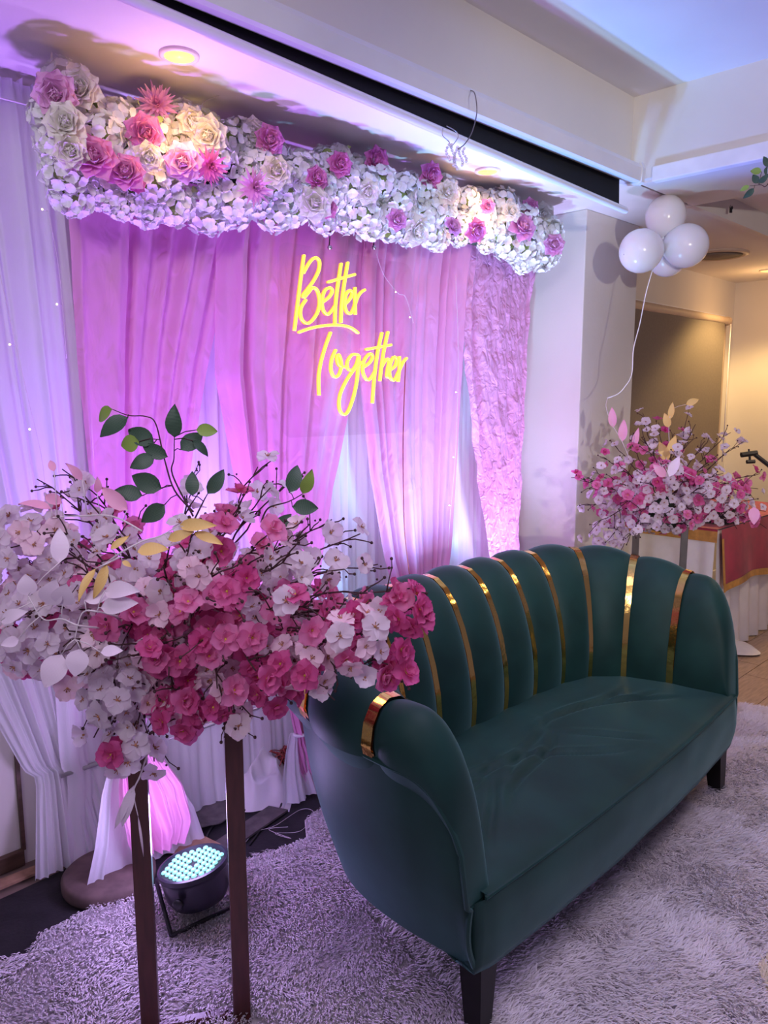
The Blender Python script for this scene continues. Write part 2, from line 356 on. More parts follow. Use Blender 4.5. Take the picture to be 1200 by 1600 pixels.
# black floor cloth along the foot of the drapes
rows = []
for x in np.linspace(-0.6, 3.35, 60):
    rows.append([(x, y, 0.001 + 0.0015*(1 + noise.noise((x*4, y*6, 0)))*(1 if y > 2.02 else .3)) for y in np.linspace(1.75, 2.33 + 0.012*math.sin(x*7), 12)])
tag(MB().grid(rows).build('floor_cloth', 'blackfloor'), 'black cloth strip laid on the floor below the pink drapes', 'floor cloth')

# ================================================================== projection screen
t = thing('projection_screen', (2.0, 1.6, 2.34), 'white housing of a retracted projection screen on the ceiling edge with black border', 'projection screen')
mb = MB()
x0, x1 = -1.1, 3.0
prof = [(1.655, 2.425), (1.562, 2.418), (1.552, 2.40), (1.556, 2.352), (1.566, 2.346), (1.618, 2.360), (1.618, 2.372), (1.655, 2.372)]
rows = [[(x, p[0], p[1]) for p in prof] for x in (x0, 1.0, x1)]
mb.grid(rows, closev=True); k = len(mb.v); mb.f.append(tuple(range(k - 8, k))); mb.mi.append(0)
smoothshade(mb.build('housing', 'alu', t), 25)
mb = MB(); rows = [[(x, p[0] * 1.0, p[1]) for p in [(1.66, 2.43), (1.556, 2.424), (1.546, 2.40), (1.55, 2.348), (1.566, 2.340), (1.63, 2.352), (1.66, 2.36)]] for x in (3.0, 3.022)]
mb.grid(rows, closev=True); mb.f.append(tuple(range(7))); mb.mi.append(0); mb.f.append(tuple(range(7, 14))); mb.mi.append(0); smoothshade(mb.build('end_cap', 'alu', t), 25)
def barz(x): return 2.352 - (x - 0.6) * 0.0365 if x > 0.6 else 2.352
mb = MB(); rows = []
for x in np.linspace(x0 + .05, 2.975, 24): rows.append([(x, 1.632 + 0.004*math.sin(x*3), 2.372), (x, 1.630, barz(x) - 0.004)])
mb.grid(rows); mb.grid([[(p[0], p[1] + 0.003, p[2]) for p in r] for r in rows]); mb.build('screen_border', 'screenblack', t)
mb = MB(); mb.tube([(x, 1.628, barz(x) - 0.008) for x in np.linspace(x0 + .03, 3.02, 12)], 0.0135, 10); smoothshade(mb.build('bottom_bar', 'alu', t))
MB().ball((3.03, 1.628, barz(3.02) - 0.008), 0.011).build('bar_cap', 'alu', t)

# ================================================================== downlights
def downlight(x, y, z, r, label, power, col=(1.0, 0.56, 0.22), grp='recessed downlights'):
    t = thing('ceiling_downlight', (x, y, z), label, 'downlight', grp)
    MB().lathe((x, y, z), [(r, 0.0), (r, -0.006), (r*0.86, -0.010), (r*0.74, -0.006), (r*0.70, 0.012)], n=32, cap=False).build('ring', 'lampring', t)
    MB().lathe((x, y, z), [(r*0.74, -0.007), (r*0.55, -0.004), (r*0.2, -0.003)], n=28).build('lamp_lens', 'lamp', t)
    l = light('downlight_beam', 'SPOT', (x, y, z - 0.02), (x, y, 0), power, col, spot_size=math.radians(150), spot_blend=0.9, shadow_soft_size=0.05)
    l2 = light('ceiling_warm_fill', 'POINT', (x, y, z - 0.20), (x, y, 0), power * 0.42, col, shadow_soft_size=0.06)  # point added in midair below the downlight to warm the ceiling around it
p = atz(280, 85, ZC); downlight(p.x, p.y, ZC, 0.052, 'round warm downlight in the ceiling above the left end of the flower garland', 3.2)
p = atz(762, 266, ZC); downlight(p.x, p.y, ZC, 0.052, 'round warm downlight in the ceiling above the right half of the flower garland', 3.5)
p = atz(1199, 422, ZC); downlight(p.x, p.y, ZC, 0.055, 'small warm downlight in the far ceiling at the right', 6)
# round ceiling speaker in the far ceiling
p = atz(1120, 397, ZC); t = thing('ceiling_speaker', (p.x, p.y, ZC), 'round beige ceiling speaker behind the balloons', 'speaker')
MB().lathe((p.x, p.y, ZC), [(0.19, 0), (0.19, -0.008), (0.165, -0.016), (0.15, -0.010)], n=32, cap=False).build('ring', 'rail', t)
MB().lathe((p.x, p.y, ZC), [(0.155, -0.011), (0.05, -0.013), (0.02, -0.02)], n=28).build('grille', 'blind', t)
# black paper butterfly under the far ceiling
p = aty(1139, 328, 1.60); t = thing('butterfly_ornament', p, 'small black butterfly ornament on the far ceiling bulkhead', 'ornament')
for s, sc in ((-1, 1.0), (1, 0.9)):
    d = [Vector((0, -.004, 0)), Vector((s*.012, -.012, .022)), Vector((s*.022, -.014, .012)), Vector((s*.014, -.012, 0)), Vector((s*.018, -.012, -.014)), Vector((s*.006, -.008, -.016))]
    mb = MB(); mb.add([p + q*sc for q in d], [tuple(range(6))]); mb.add([p + q*sc + Vector((0, .002, 0)) for q in d], [tuple(range(6))]); mb.build('wing', 'black', t, False)
MB().tube([p + Vector((0, -.004, -.014)), p + Vector((0, -.004, .014))], 0.002, 5).build('body', 'black', t)

# ================================================================== backdrop stand and drapes
YD = 2.28
t = thing('backdrop_stand', (2.1, YD, 0), 'metal backdrop frame with round wooden base hidden behind the drapes and garland', 'backdrop frame')
MB().tube([(0.95, 2.26, 2.21), (3.34, 2.26, 2.21)], 0.014, 8).build('crossbar', 'steel', t)
for x in (1.06, 3.28): MB().tube([(x, 2.345, 0.02), (x, 2.345, 2.21)], 0.014, 8).build('pole', 'steel', t)
MB().lathe((0.95, 2.16, 0.004), [(0.135, 0), (0.14, 0.01), (0.14, 0.035), (0.13, 0.045)], n=36).build('base', 'basewood', t)
MB().lathe((3.20, 2.28, 0.004), [(0.135, 0), (0.14, 0.01), (0.14, 0.035), (0.13, 0.045)], n=36).build('base', 'basewood', t)

def drape(name, zs, lefts, rights, ys, npl, amp, mat, parent, seed, nu=150, nz=70, zb=None, crink=0.0):
    """pleated cloth: edges given at heights zs, pleats squeeze where the cloth narrows"""
    rs = random.Random(seed); rows = []
    ph = [rs.uniform(0, 2*PI) for _ in range(6)]
    wmax = max(r - l for l, r in zip(lefts, rights))
    zlist = np.linspace(zs[0], zs[-1], nz)
    zz = zs[::-1]; L = lefts[::-1]; R = rights[::-1]; Y = ys[::-1]
    nf = max(3, int(npl*2.2)); folds = [((k + rs.uniform(.1, .9))/nf, rs.uniform(.12, .32)/nf, rs.choice((1, 1, -1))*rs.uniform(.5, 1.3), rs.uniform(-.25, .25)/nf, rs.uniform(.6, 2.2), rs.uniform(0, 6)) for k in range(nf)]
    for i in range(nu):
        u = i / (nu - 1); row = []
        for z in zlist:
            l = interp(z, zz, L); r = interp(z, zz, R); y = interp(z, zz, Y); wd = r - l
            sq = 0.4 + 0.6*wd/wmax
            a = amp*sq; f = 0.35*math.sin(2*PI*npl*.5*u + ph[3] + .5*math.sin(z*1.1 + ph[4]))
            dx = 0.0
            for fc, fw_, fh, fd, fz, fp in folds:
                e = (u - fc - fd*math.sin(z*fz + fp))/fw_
                if abs(e) < 3: g = math.exp(-e*e); f += fh*g*(0.75 + .25*math.sin(z*1.7 + fp)); dx += .35*fh*g*e*fw_
            if sq < .62: f += (.62 - sq)*6*math.sin(2*PI*npl*1.6*u)
            dy = a*f
            if crink: dy += crink*noise.noise((u*9 + z*3, z*6 - u*5, seed)) + crink*0.6*noise.noise((u*24 + z*14, z*16, seed))
            row.append((l + wd*min(1, max(0, u + dx)), y + dy, z))
        rows.append(row)
    return MB().grid(rows).build(name, mat, parent, True, False)
# white sheer layer against the wall, gathered on a low rod with a ruffle below it
t = thing('white_sheer_curtain', (2.1, 2.38, 0), 'long white sheer curtain hanging behind the pink drapes, gathered near the floor', 'curtain')
drape('cloth', [2.30, 1.2, 0.33, 0.30, 0.27, 0.10, 0.015], [0.90]*3 + [0.92, 0.92, 0.90, 0.88], [3.36]*7, [2.37, 2.37, 2.36, 2.36, 2.36, 2.33, 2.29], 26, 0.016, 'white', t, 3, 420, 60)
MB().tube([(0.9, 2.365, 0.30), (3.35, 2.365, 0.30)], 0.008, 6).build('rod', 'steel', t)
# left white curtain
t = thing('white_sheer_curtain', (0.7, 2.34, 0), 'white sheer curtain with ruffled heading hanging left of the pink drapes', 'curtain')
drape('cloth', [2.36, 2.30, 1.6, 0.8, 0.34, 0.31, 0.28, 0.02], [0.30, 0.34, 0.42, 0.62, 0.80, 0.83, 0.83, 0.78], [0.99, 0.99, 1.02, 1.04, 1.04, 1.04, 1.04, 1.10], [2.33, 2.32, 2.33, 2.36, 2.39, 2.39, 2.38, 2.30], 6, 0.034, 'white', t, 5, 220, 90)
mb = MB(); rows = []
for i in range(160):
    x = 0.28 + 0.72*i/159; rows.append([(x, 2.335 + 0.016*math.sin(i*0.95)*s + 0.006*math.sin(i*2.1), z) for z, s in ((2.295, .3), (2.31, .5), (2.335, 1.0), (2.365 + 0.006*math.sin(i*.7), 1.3))])
mb.grid(rows); mb.build('ruffle', 'white', t, True, False)
MB().tube([(0.28, 2.31, 2.303), (1.0, 2.31, 2.303)], 0.003, 5).build('cord', 'ribbon', t)
# pink panels: z levels, left and right edges
G = 'pink drape panels'
t = thing('pink_drape', (1.05, YD, 0), 'leftmost pink drape panel, tied into a bunch near the floor above the wooden base', 'drape', G)
drape('cloth', [2.20, 2.0, 1.6, 1.2, 0.8, 0.55, 0.42], [0.985, 0.99, 0.99, 1.0, 1.01, 1.02, 1.02], [1.60, 1.56, 1.44, 1.34, 1.22, 1.13, 1.08], [2.25, 2.27, 2.27, 2.26, 2.23, 2.20, 2.17], 3.6, 0.044, 'pink', t, 11, crink=0.006)
drape('tied_tail', [0.42, 0.38, 0.28, 0.16, 0.09], [1.02, 0.99, 0.965, 0.975, 1.0], [1.08, 1.12, 1.17, 1.19, 1.16], [2.15, 2.13, 2.09, 2.07, 2.07], 5, 0.030, 'pink', t, 12, 90, 26, crink=0.012)
MB().tube([(1.05 + 0.034*math.cos(a), 2.17 + 0.022*math.sin(a), 0.42) for a in np.linspace(0, 2*PI, 20)], 0.006, 6).build('tie', 'ribbon', t)
t2 = drape('sheer_tail', [0.42, 0.30, 0.15, 0.03], [1.0, 0.94, 0.90, 0.86], [1.10, 1.17, 1.24, 1.27], [2.19, 2.16, 2.14, 2.13], 4, 0.020, 'white', t, 13, 90, 30)
t = thing('pink_drape', (1.77, YD, 0), 'pink drape panel behind the left of the neon sign, tied low in a pink puff', 'drape', G)
drape('cloth', [2.20, 2.0, 1.58, 1.15, 0.7, 0.4, 0.24], [1.50, 1.485, 1.46, 1.53, 1.63, 1.685, 1.71], [2.22, 2.20, 2.13, 1.99, 1.87, 1.79, 1.765], [2.25, 2.27, 2.27, 2.26, 2.23, 2.20, 2.18], 3.8, 0.044, 'pink', t, 21, crink=0.004)
drape('tied_tail', [0.24, 0.20, 0.10, 0.03, 0.01], [1.71, 1.70, 1.70, 1.73, 1.75], [1.765, 1.79, 1.83, 1.83, 1.81], [2.18, 2.17, 2.14, 2.12, 2.12], 4, 0.026, 'pink', t, 22, 80, 24, crink=0.014)
MB().tube([(1.737 + 0.032*math.cos(a), 2.18 + 0.022*math.sin(a), 0.235) for a in np.linspace(0, 2*PI, 20)], 0.006, 6).build('tie', 'ribbon', t)
drape('sheer_tail', [0.24, 0.18, 0.10, 0.02], [1.69, 1.65, 1.62, 1.58], [1.74, 1.74, 1.75, 1.75], [2.19, 2.17, 2.15, 2.10], 3, 0.02, 'white', t, 23, 70, 24)
t = thing('pink_drape', (2.47, YD, 0), 'pink drape panel right of the neon sign with smooth vertical folds', 'drape', G)
drape('cloth', [2.20, 2.0, 1.60, 1.2, 0.8, 0.5, 0.3], [2.16, 2.15, 2.14, 2.19, 2.27, 2.38, 2.44], [2.80, 2.79, 2.76, 2.71, 2.65, 2.55, 2.50], [2.25, 2.27, 2.27, 2.26, 2.24, 2.22, 2.20], 4.6, 0.044, 'pink', t, 31, crink=0.003)
drape('tied_tail', [0.3, 0.2, 0.1, 0.02], [2.44, 2.40, 2.38, 2.40], [2.50, 2.54, 2.57, 2.55], [2.20, 2.18, 2.15, 2.12], 4, 0.026, 'pink', t, 32, 60, 20, crink=0.01)
t = thing('pink_drape', (3.05, YD, 0), 'rightmost pink drape panel of crinkled shiny fabric beside the pillar', 'drape', G)
drape('cloth', [2.20, 2.0, 1.70, 1.2, 0.76, 0.5, 0.3], [2.80, 2.78, 2.77, 2.86, 2.95, 3.02, 3.06], [3.33, 3.32, 3.30, 3.27, 3.23, 3.18, 3.14], [2.25, 2.27, 2.27, 2.26, 2.24, 2.22, 2.20], 2.6, 0.026, 'pinkcr', t, 41, 170, 110, crink=0.012)
drape('tied_tail', [0.3, 0.2, 0.1, 0.02], [3.06, 3.02, 3.0, 3.02], [3.14, 3.17, 3.2, 3.18], [2.20, 2.18, 2.15, 2.12], 4, 0.026, 'pinkcr', t, 42, 60, 20, crink=0.01)

# fairy lights: thin wires with tiny warm bulbs
def fairy(pts, bulbs, label):
    t = thing('fairy_light_string', pts[-1], label, 'fairy lights', 'fairy light strings')
    cp = catmull(pts, 8); MB().tube(cp, 0.0009, 4).build('wire', 'palestem', t)
    for k in bulbs:
        q = cp[int(k*(len(cp)-1))]; b = q + Vector((-0.018, -0.004, 0.002))
        MB().tube([q, b], 0.0008, 4).build('bulb_lead', 'palestem', t); MB().ball(b, 0.0032, 6, 5).build('bulb', 'fairy', t)
Y = 2.285
fairy([aty(54, 170, Y), aty(70, 300, Y), aty(92, 420, Y), aty(104, 560, Y)], (.42, .8), 'fairy light wire on the white curtain beside the garland end')
fairy([aty(0, 430, Y), aty(25, 540, Y), aty(48, 640, Y), aty(66, 720, Y), aty(74, 800, Y)], (.25, .62), 'fairy light wire crossing the white curtain at the far left')
Y = 2.20
fairy([aty(712, 430, Y), aty(716, 560, Y), aty(712, 700, Y), aty(704, 800, Y), aty(700, 860, Y)], (.35, .55, .72), 'fairy light wire between the two right pink drapes')
fairy([aty(588, 396, Y), aty(600, 430, Y), aty(622, 458, Y), aty(634, 465, Y), aty(646, 505, Y)], (.5, .95), 'short fairy light wire beside the neon sign')

# ================================================================== neon sign
t = thing('neon_sign', aty(545, 665, 2.19), 'yellow neon sign reading Better Together on a clear acrylic panel', 'neon sign')
YS = 2.165
def sg(zx, zy, Y=YS): return aty(440 + zx/5.333, 370 + zy/5.333, Y)
strokes = {
 'B': [[(190,150),(165,330),(140,530),(110,782)], [(185,302),(235,215),(282,173),(318,205),(312,280),(270,365),(215,440),(182,485),(192,503),(222,470),(262,425),(302,450),(320,540),(302,630),(252,702),(205,720),(165,672),(165,592),(206,525)]],
 'e': [[(345,545),(400,500),(426,450),(402,424),(362,450),(340,530),(350,610),(385,647),(425,610),(447,575)]],
 't': [[(500,220),(470,420),(452,580),(448,732)], [(555,210),(525,400),(505,560),(497,716)], [(388,378),(500,345),(614,313)]],
 'e2': [[(535,558),(570,520),(592,470),(567,448),(537,490),(530,570),(548,628),(580,637),(605,592),(614,560)]],
 'r': [[(615,420),(615,520),(618,648)], [(614,570),(636,505),(664,464),(697,440)]],
 'u': [[(145,796),(250,760),(380,738),(500,738),(580,758),(642,802)]],
 'T': [[(412,795),(370,910),(330,1050),(312,1180),(316,1322)]],
 'o': [[(455,940),(422,1020),(415,1110),(445,1168),(485,1142),(502,1060),(482,985),(464,1005),(480,1068),(530,1086),(552,1070)]],
 'g': [[(642,985),(592,982),(552,1040),(556,1100),(592,1110),(628,1060),(648,992),(640,1110),(628,1220),(602,1335),(560,1450),(520,1482),(485,1430),(490,1320),(540,1205),(600,1115),(652,1062),(685,1040)]],
 'e3': [[(685,1088),(735,1050),(762,1000),(737,975),(692,1030),(680,1120),(715,1192),(752,1170),(787,1110)]],
 't2': [[(840,798),(810,930),(785,1100),(770,1250),(760,1387)], [(705,938),(800,922),(916,900)]],
 'h': [[(890,790),(860,930),(836,1080),(822,1202)], [(834,1090),(874,1022),(900,1032),(886,1110),(882,1162),(902,1172)]],
 'e4': [[(905,1112),(948,1078),(962,1022),(936,1002),(908,1070),(905,1155),(934,1197),(965,1160)]],
 'r2': [[(985,995),(985,1100),(975,1208)], [(962,1160),(998,1085),(1020,1040),(1046,1010)]]}
for k, ss in strokes.items():
    mbt, mbb = MB(), MB()
    for s in ss:
        cp = catmull([sg(x, y) for x, y in s], 7)
        mbt.tube(cp, 0.0050, 8); mbb.tube([p + Vector((0, 0.008, 0)) for p in cp], 0.0046, 6)
    o = mbt.build('letter_tube', 'neon', t); b = mbb.build('tube_base', 'neonbase', o)
# clear panel with rounded corners
c0 = sg(8, 30); c1 = sg(1060, 1590); xl, xr, zb, zt = c0.x - .01, c1.x + .03, c1.z - 0.02, c0.z + 0.0
def rrect(y):
    pts = []; r = 0.05
    for cx, cz, a0 in ((xr-r, zt-r, 0), (xl+r, zt-r, PI/2), (xl+r, zb+r, PI), (xr-r, zb+r, 1.5*PI)):
        for k in range(7): a = a0 + PI/2*k/6; pts.append((cx + r*math.cos(a), y, cz + r*math.sin(a)))
    return pts
A, B = rrect(2.180), rrect(2.185); n = len(A); mb = MB(); mb.add(A + B, [tuple(range(n)), tuple(range(n, 2*n))[::-1]] + [(i, (i+1) % n, n+(i+1) % n, n+i) for i in range(n)])
mb.build('acrylic_panel', 'acrylic', t, False)
for zx in (395, 765):
    p = sg(zx, 90, 2.178); MB().tube([p, p + Vector((0, -.004, .03)), (p.x, 2.16, 2.2)], 0.0022, 5).build('hanging_wire', 'black', t)
    MB().lathe(p, [(0.008, 0), (0.008, .008), (.004, .010)], (0, -1, 0), 12).build('standoff', 'steel', t)
MB().tube(catmull([aty(634, 560, 2.2), aty(630, 680, 2.2), aty(631, 800, 2.2), aty(634, 850, 2.2), aty(640, 900, 2.2), aty(645, 960, 2.2)], 6), 0.0022, 5).build('power_cable', 'wire', t)

# ================================================================== flower garland
def petal_pts(L, W, cup, curl, notch, n=4, m=3, ruf=0.0):
    """petal in local coords along +x from the origin, normal +z"""
    P = []
    for i in range(n + 1):
        u = (i / n)**.8; wd = W*math.sqrt(max(0, 1 - ((u - .58)/.43)**2)) if u > .58 else W*(.26 + .74*math.sin(.5*PI*u/.58))
        row = []
        for j in range(m + 1):
            v = 2*j/m - 1
            x = L*u - (notch*L*(1 - abs(v))*u**4)
            x -= .14*L*v*v*u**3
            row.append(Vector((x, v*wd/2, cup*(v*v)*wd + curl*u*u*L + ruf*L*math.sin(v*5 + ruf*90)*u*u)))
        P.append(row)
    return P
def place(P, M3, off): return [[M3 @ p + off for p in r] for r in P]
def rz(a): return Matrix.Rotation(a, 3, 'Z')
def ry(a): return Matrix.Rotation(a, 3, 'Y')
def make_blossom(name, mat, r, eye, seed, np_=5, n=6, m=4, double=False):
    rs = random.Random(seed); mb = MB()
    if double:
        for k in range(4):
            P = petal_pts(r*.62, r*.62, .25, rs.uniform(-.1, .2), .08, 3, 3, .10); mb.grid(place(P, rz(2*PI*k/4 + rs.uniform(-.3, .3)) @ ry(-rs.uniform(.6, 1.0)), Vector((0, 0, .003))))
    tilt0 = rs.uniform(.10, .48)
    for k in range(np_):
        a = 2*PI*k/np_ + rs.uniform(-.12, .12)
        P = petal_pts(r*rs.uniform(.9, 1.08), r*rs.uniform(.82, 1.0), rs.uniform(.06, .20), rs.uniform(-.28, .14), .07, n, m, rs.uniform(.02, .09))
        mb.grid(place(P, rz(a) @ ry(-tilt0 + rs.uniform(-.12, .12)), Vector((0, 0, .001*k))))
    mb.ball((0, 0, 0.004), r*.10, 5, 3, 1)
    for k in range(5):
        a = rs.uniform(0, 2*PI); mb.tube([(0, 0, 0.002), (r*.22*math.cos(a), r*.22*math.sin(a), r*.28)], [.0006, .0010], 3, True, 1)
    return mb.mesh(name, [mat, eye], True, fix=False)
def make_hydrangea(name, mat, R, seed, nf=36):
    rs = random.Random(seed); mb = MB()
    for k in range(nf):
        z = 1 - (k + .5)/nf*1.55; a = k*2.399; s = math.sqrt(max(0, 1 - z*z))
        d = Vector((s*math.cos(a), s*math.sin(a), z)); c = d*R*rs.uniform(.82, 1.08)
        q = d.to_track_quat('Z', 'Y').to_matrix() @ rz(rs.uniform(0, 6)) @ ry(rs.uniform(-.4, .4))
        r = R*rs.uniform(.34, .44)
        for p in range(4):
            P = petal_pts(r, r*1.02, .12, rs.uniform(-.2, .3), .03, 5, 4, .03)
            mb.grid(place(P, q @ rz(p*PI/2) @ ry(rs.uniform(-.45, -.1)), c))
    mb.ball((0, 0, 0), R*.62, 8, 6, 1)
    return mb.mesh(name, [mat, 'leafy'], True, fix=False)
def make_rose(name, mat, R, seed):
    rs = random.Random(seed); mb = MB()
    for ring, (n, tilt, rad, L) in enumerate([(3, 1.80, .13, .46), (4, 1.58, .19, .54), (5, 1.30, .23, .66), (6, .95, .24, .80), (7, .50, .22, .92)]):
        for k in range(n):
            a = 2*PI*k/n + ring*.7 + rs.uniform(-.15, .15)
            P = petal_pts(R*L, R*(.62 + .10*ring), .30, rs.uniform(-.42, -.12) if ring > 1 else .0, .04, 6, 4, .03)
            m3 = rz(a) @ ry(-tilt + rs.uniform(-.1, .1))
            mb.grid(place(P, m3, rz(a) @ Vector((R*rad, 0, -.10*R*ring))))
    mb.ball((0, 0, .05*R), R*.26, 8, 5, 0)
    return mb.mesh(name, [mat, 'leafy'], True, fix=False)
def make_dahlia(name, mat, R, seed):
    rs = random.Random(seed); mb = MB()
    for ring, (n, tilt) in enumerate([(6, 1.35), (10, 1.05), (13, .75), (15, .42), (15, .1)]):
        for k in range(n):
            a = 2*PI*k/n + ring*.4 + rs.uniform(-.1, .1); L = R*(.6 + .1*ring)*rs.uniform(.9, 1.1)
            w = R*.085
            P = [[Vector((0, -w, 0)), Vector((0, w, 0))], [Vector((L*.55, -w*1.1, .01*R)), Vector((L*.55, w*1.1, .01*R))], [Vector((L, -w*.12, .08*R)), Vector((L, w*.12, .08*R))]]
            mb.grid(place(P, rz(a) @ ry(-tilt + rs.uniform(-.1, .1)), Vector((0, 0, -.03*R*ring))))
    mb.ball((0, 0, 0), R*.2, 6, 4, 0)
    return mb.mesh(name, [mat], True, fix=False)
def put(name, me, parent, loc, nrm, roll=None, scale=1.0):
    o = bpy.data.objects.new(name, me); COL.objects.link(o); o.parent = parent
    o.location = Vector(loc) - wloc(parent)
    q = Vector(nrm).to_track_quat('Z', 'Y') @ Quaternion((0, 0, 1), random.uniform(0, 2*PI) if roll is None else roll)
    o.rotation_mode = 'QUATERNION'; o.rotation_quaternion = q; o.scale = (scale,)*3
    return o
GARL = thing('flower_garland', (2.1, 2.15, 2.1), 'long white hydrangea garland with pink roses and dahlias across the top of the drapes', 'garland')
hyd = [make_hydrangea('hydrangea_head', 'hyd', .060, s) for s in range(4)]
roses = {c: [make_rose('rose_head', c, .050, s + 9) for s in range(2)] for c in ('cream', 'rosep', 'rosel')}
dahl = {c: make_dahlia('dahlia_head', c, .052, 5) for c in ('rosep', 'rosel')}
GX = [40, 100, 180, 300, 400, 470, 560, 650, 750, 820, 870]
GT = [140, 112, 150, 180, 205, 215, 235, 258, 285, 315, 350]
GB = [270, 330, 340, 345, 350, 350, 372, 385, 398, 420, 425]
VIEW = -(CF * 0.75 + Vector((0, .55, .15))).normalized()
MB().tube([(0.93, 2.18, 2.2), (1.8, 2.17, 2.2), (3.28, 2.17, 2.2)], 0.05, 8).build('foam_core', 'foam', GARL)
def gpoint(px, v):           # v -1 (top) .. 1 (bottom): point on the garland's front
    tp, bt = interp(px, GX, GT), interp(px, GX, GB); py = (tp + bt)/2 + v*((bt - tp)/2 - 16)
    Y = 2.155 - 0.105*math.sqrt(max(0, 1 - min(1, abs(v))**2.2)); return aty(px, py, Y), Vector((random.uniform(-.35, .2), -.8*math.sqrt(max(0.05, 1 - v*v)) - .25, -v*.9 + random.uniform(-.2, .3)))
SPECIAL = [(86,147,'rosel',0,27),(124,137,'cream',0,26),(101,190,'cream',0,26),(110,236,'cream',0,22),(146,243,'rosep',0,28),(245,163,'rosel',1,26),(227,207,'rosep',0,24),(196,268,'rosep',0,24),(285,253,'rosel',0,24),(328,260,'rosep',1,23),(398,293,'rosel',1,23),(325,212,'cream',0,24),(300,190,'cream',0,20),(422,218,'rosep',0,19),(496,278,'rosep',0,16),(532,256,'rosep',0,16),(590,247,'rosep',0,17),(432,268,'cream',0,20),(492,317,'cream',0,22),(512,324,'rosep',0,14),(675,275,'rosep',0,17),(621,343,'rosel',0,14),(709,353,'rosel',0,13),(745,361,'rosep',0,15),(818,353,'rosel',0,19),(828,326,'rosep',0,13),(866,382,'rosel',0,14),(762,323,'rosep',0,10),(849,336,'cream',0,15),(653,361,'cream',0,20),(534,212,'cream',0,15),(232,246,'cream',0,19),(800,330,'cream',0,13),(395,205,'cream',0,17),(215,290,'rosep',0,10),(575,300,'cream',0,16),(700,300,'cream',0,15)]
blk = []
for (px, py, c, kind, rp) in SPECIAL:
    tp, bt = interp(px, GX, GT), interp(px, GX, GB); v = (py - (tp + bt)/2)/((bt - tp)/2)
    Y = 2.075 - 0.105*math.sqrt(max(0, 1 - min(1, abs(v))**2.2)); p = aty(px, py, Y); d = (p - O).dot(CF); p.z = min(p.z, 2.325)
    s = rp/FPX*d*1.25/.050
    me = dahl[c] if kind else roses[c][len(blk) % 2]
    put('dahlia_flower' if kind else 'rose_flower', me, GARL, p, Vector((-.35 + random.uniform(-.3, .3), -.8, random.uniform(-.35, .25))), None, s)
    blk.append((px, py, rp))
n = 0; tries = 0
pts = []
while n < 104 and tries < 6000:
    tries += 1; px = random.uniform(72, 862); v = random.uniform(-1, 1)
    p, nr = gpoint(px, v)
    if any((p - q).length < .056 for q in pts): continue
    tp, bt = interp(px, GX, GT), interp(px, GX, GB); py = (tp+bt)/2 + v*(bt-tp)/2
    if any((px-a)**2 + (py-b)**2 < (r*.72)**2 for a, b, r in blk): continue
    if p.z > 2.30: p.z = 2.30
    pts.append(p); n += 1
    put('hydrangea_flower', hyd[n % 4], GARL, p + Vector((0, random.uniform(-.015, .03), random.uniform(-.012, .012))), nr, None, random.uniform(.58, 1.08) * interp(px, [60, 860], [.92, 1.05]))
for px, py in ((100,286),(140,290),(120,272),(165,283),(190,322),(235,325),(215,315),(830,398),(800,395),(850,405),(815,412)):
    put('hydrangea_flower', hyd[(px) % 4], GARL, aty(px, py, 2.09), (-.2, -.6, -.7), None, .62)
lf = MB().grid(petal_pts(.06, .032, .12, -.2, 0, 4, 2)).mesh('leaf', 'leafy', True, fix=False)
for px, py in ((92,217),(215,160),(255,185),(405,270),(545,232),(640,335),(660,330),(690,365),(735,370),(775,375),(610,365),(420,300),(845,385),(300,300),(180,225),(520,235)):
    put('leaf', lf, GARL, aty(px, py, 2.045), (random.uniform(-1, 1), -1, random.uniform(-1, 1)), None, random.uniform(.45, .75))
p = aty(806, 283, 2.08); MB().tube([p, aty(790, 320, 2.10)], 0.002, 5).build('bud_stem', 'twig', GARL); put('rosebud', roses['cream'][0], GARL, p, (.2, -.2, 1), None, .36)
p = aty(314, 183, 2.1); MB().tube(catmull([p, aty(315, 165, 2.1), aty(325, 156, 2.09), aty(343, 149, 2.08)], 5), 0.0012, 4).build('loose_wire', 'palestem', GARL)
light('garland_string_glow', 'POINT', aty(310, 190, 2.17), (0, 0, 0), 0.07, (1.0, 0.66, 0.14), shadow_soft_size=0.03)

# ================================================================== wire hook with crystal beads
t = thing('crystal_bead_ornament', aty(712, 215, 1.50), 'bent wire hook with hanging clear crystal beads in front of the screen housing', 'ornament')
Y = 1.50
MB().tube(catmull([aty(735, 141, 1.56), aty(742, 147, Y), aty(745, 175, Y), aty(738, 205, Y), aty(727, 224, Y), aty(716, 233, Y)], 7), 0.0016, 6).build('wire_hook', 'darksteel', t)
MB().tube(catmull([aty(692, 200, Y), aty(692, 212, Y), aty(702, 222, Y), aty(704, 230, Y), aty(716, 214, Y), aty(712, 205, Y), aty(698, 197, Y)], 5), 0.0013, 5).build('wire_frame', 'steel', t)
for cx, n0, y0, y1 in ((700, 6, 226, 250), (708, 8, 226, 258), (712, 10, 230, 264), (720, 8, 232, 258), (726, 6, 232, 252)):
    for k in range(n0):
        u = k/(n0 - 1); MB().ball(aty(cx + 3*math.sin(u*5 + cx), y0 + (y1 - y0)*u, Y), 0.0042, 6, 4).build('crystal_bead', 'crystal', t)

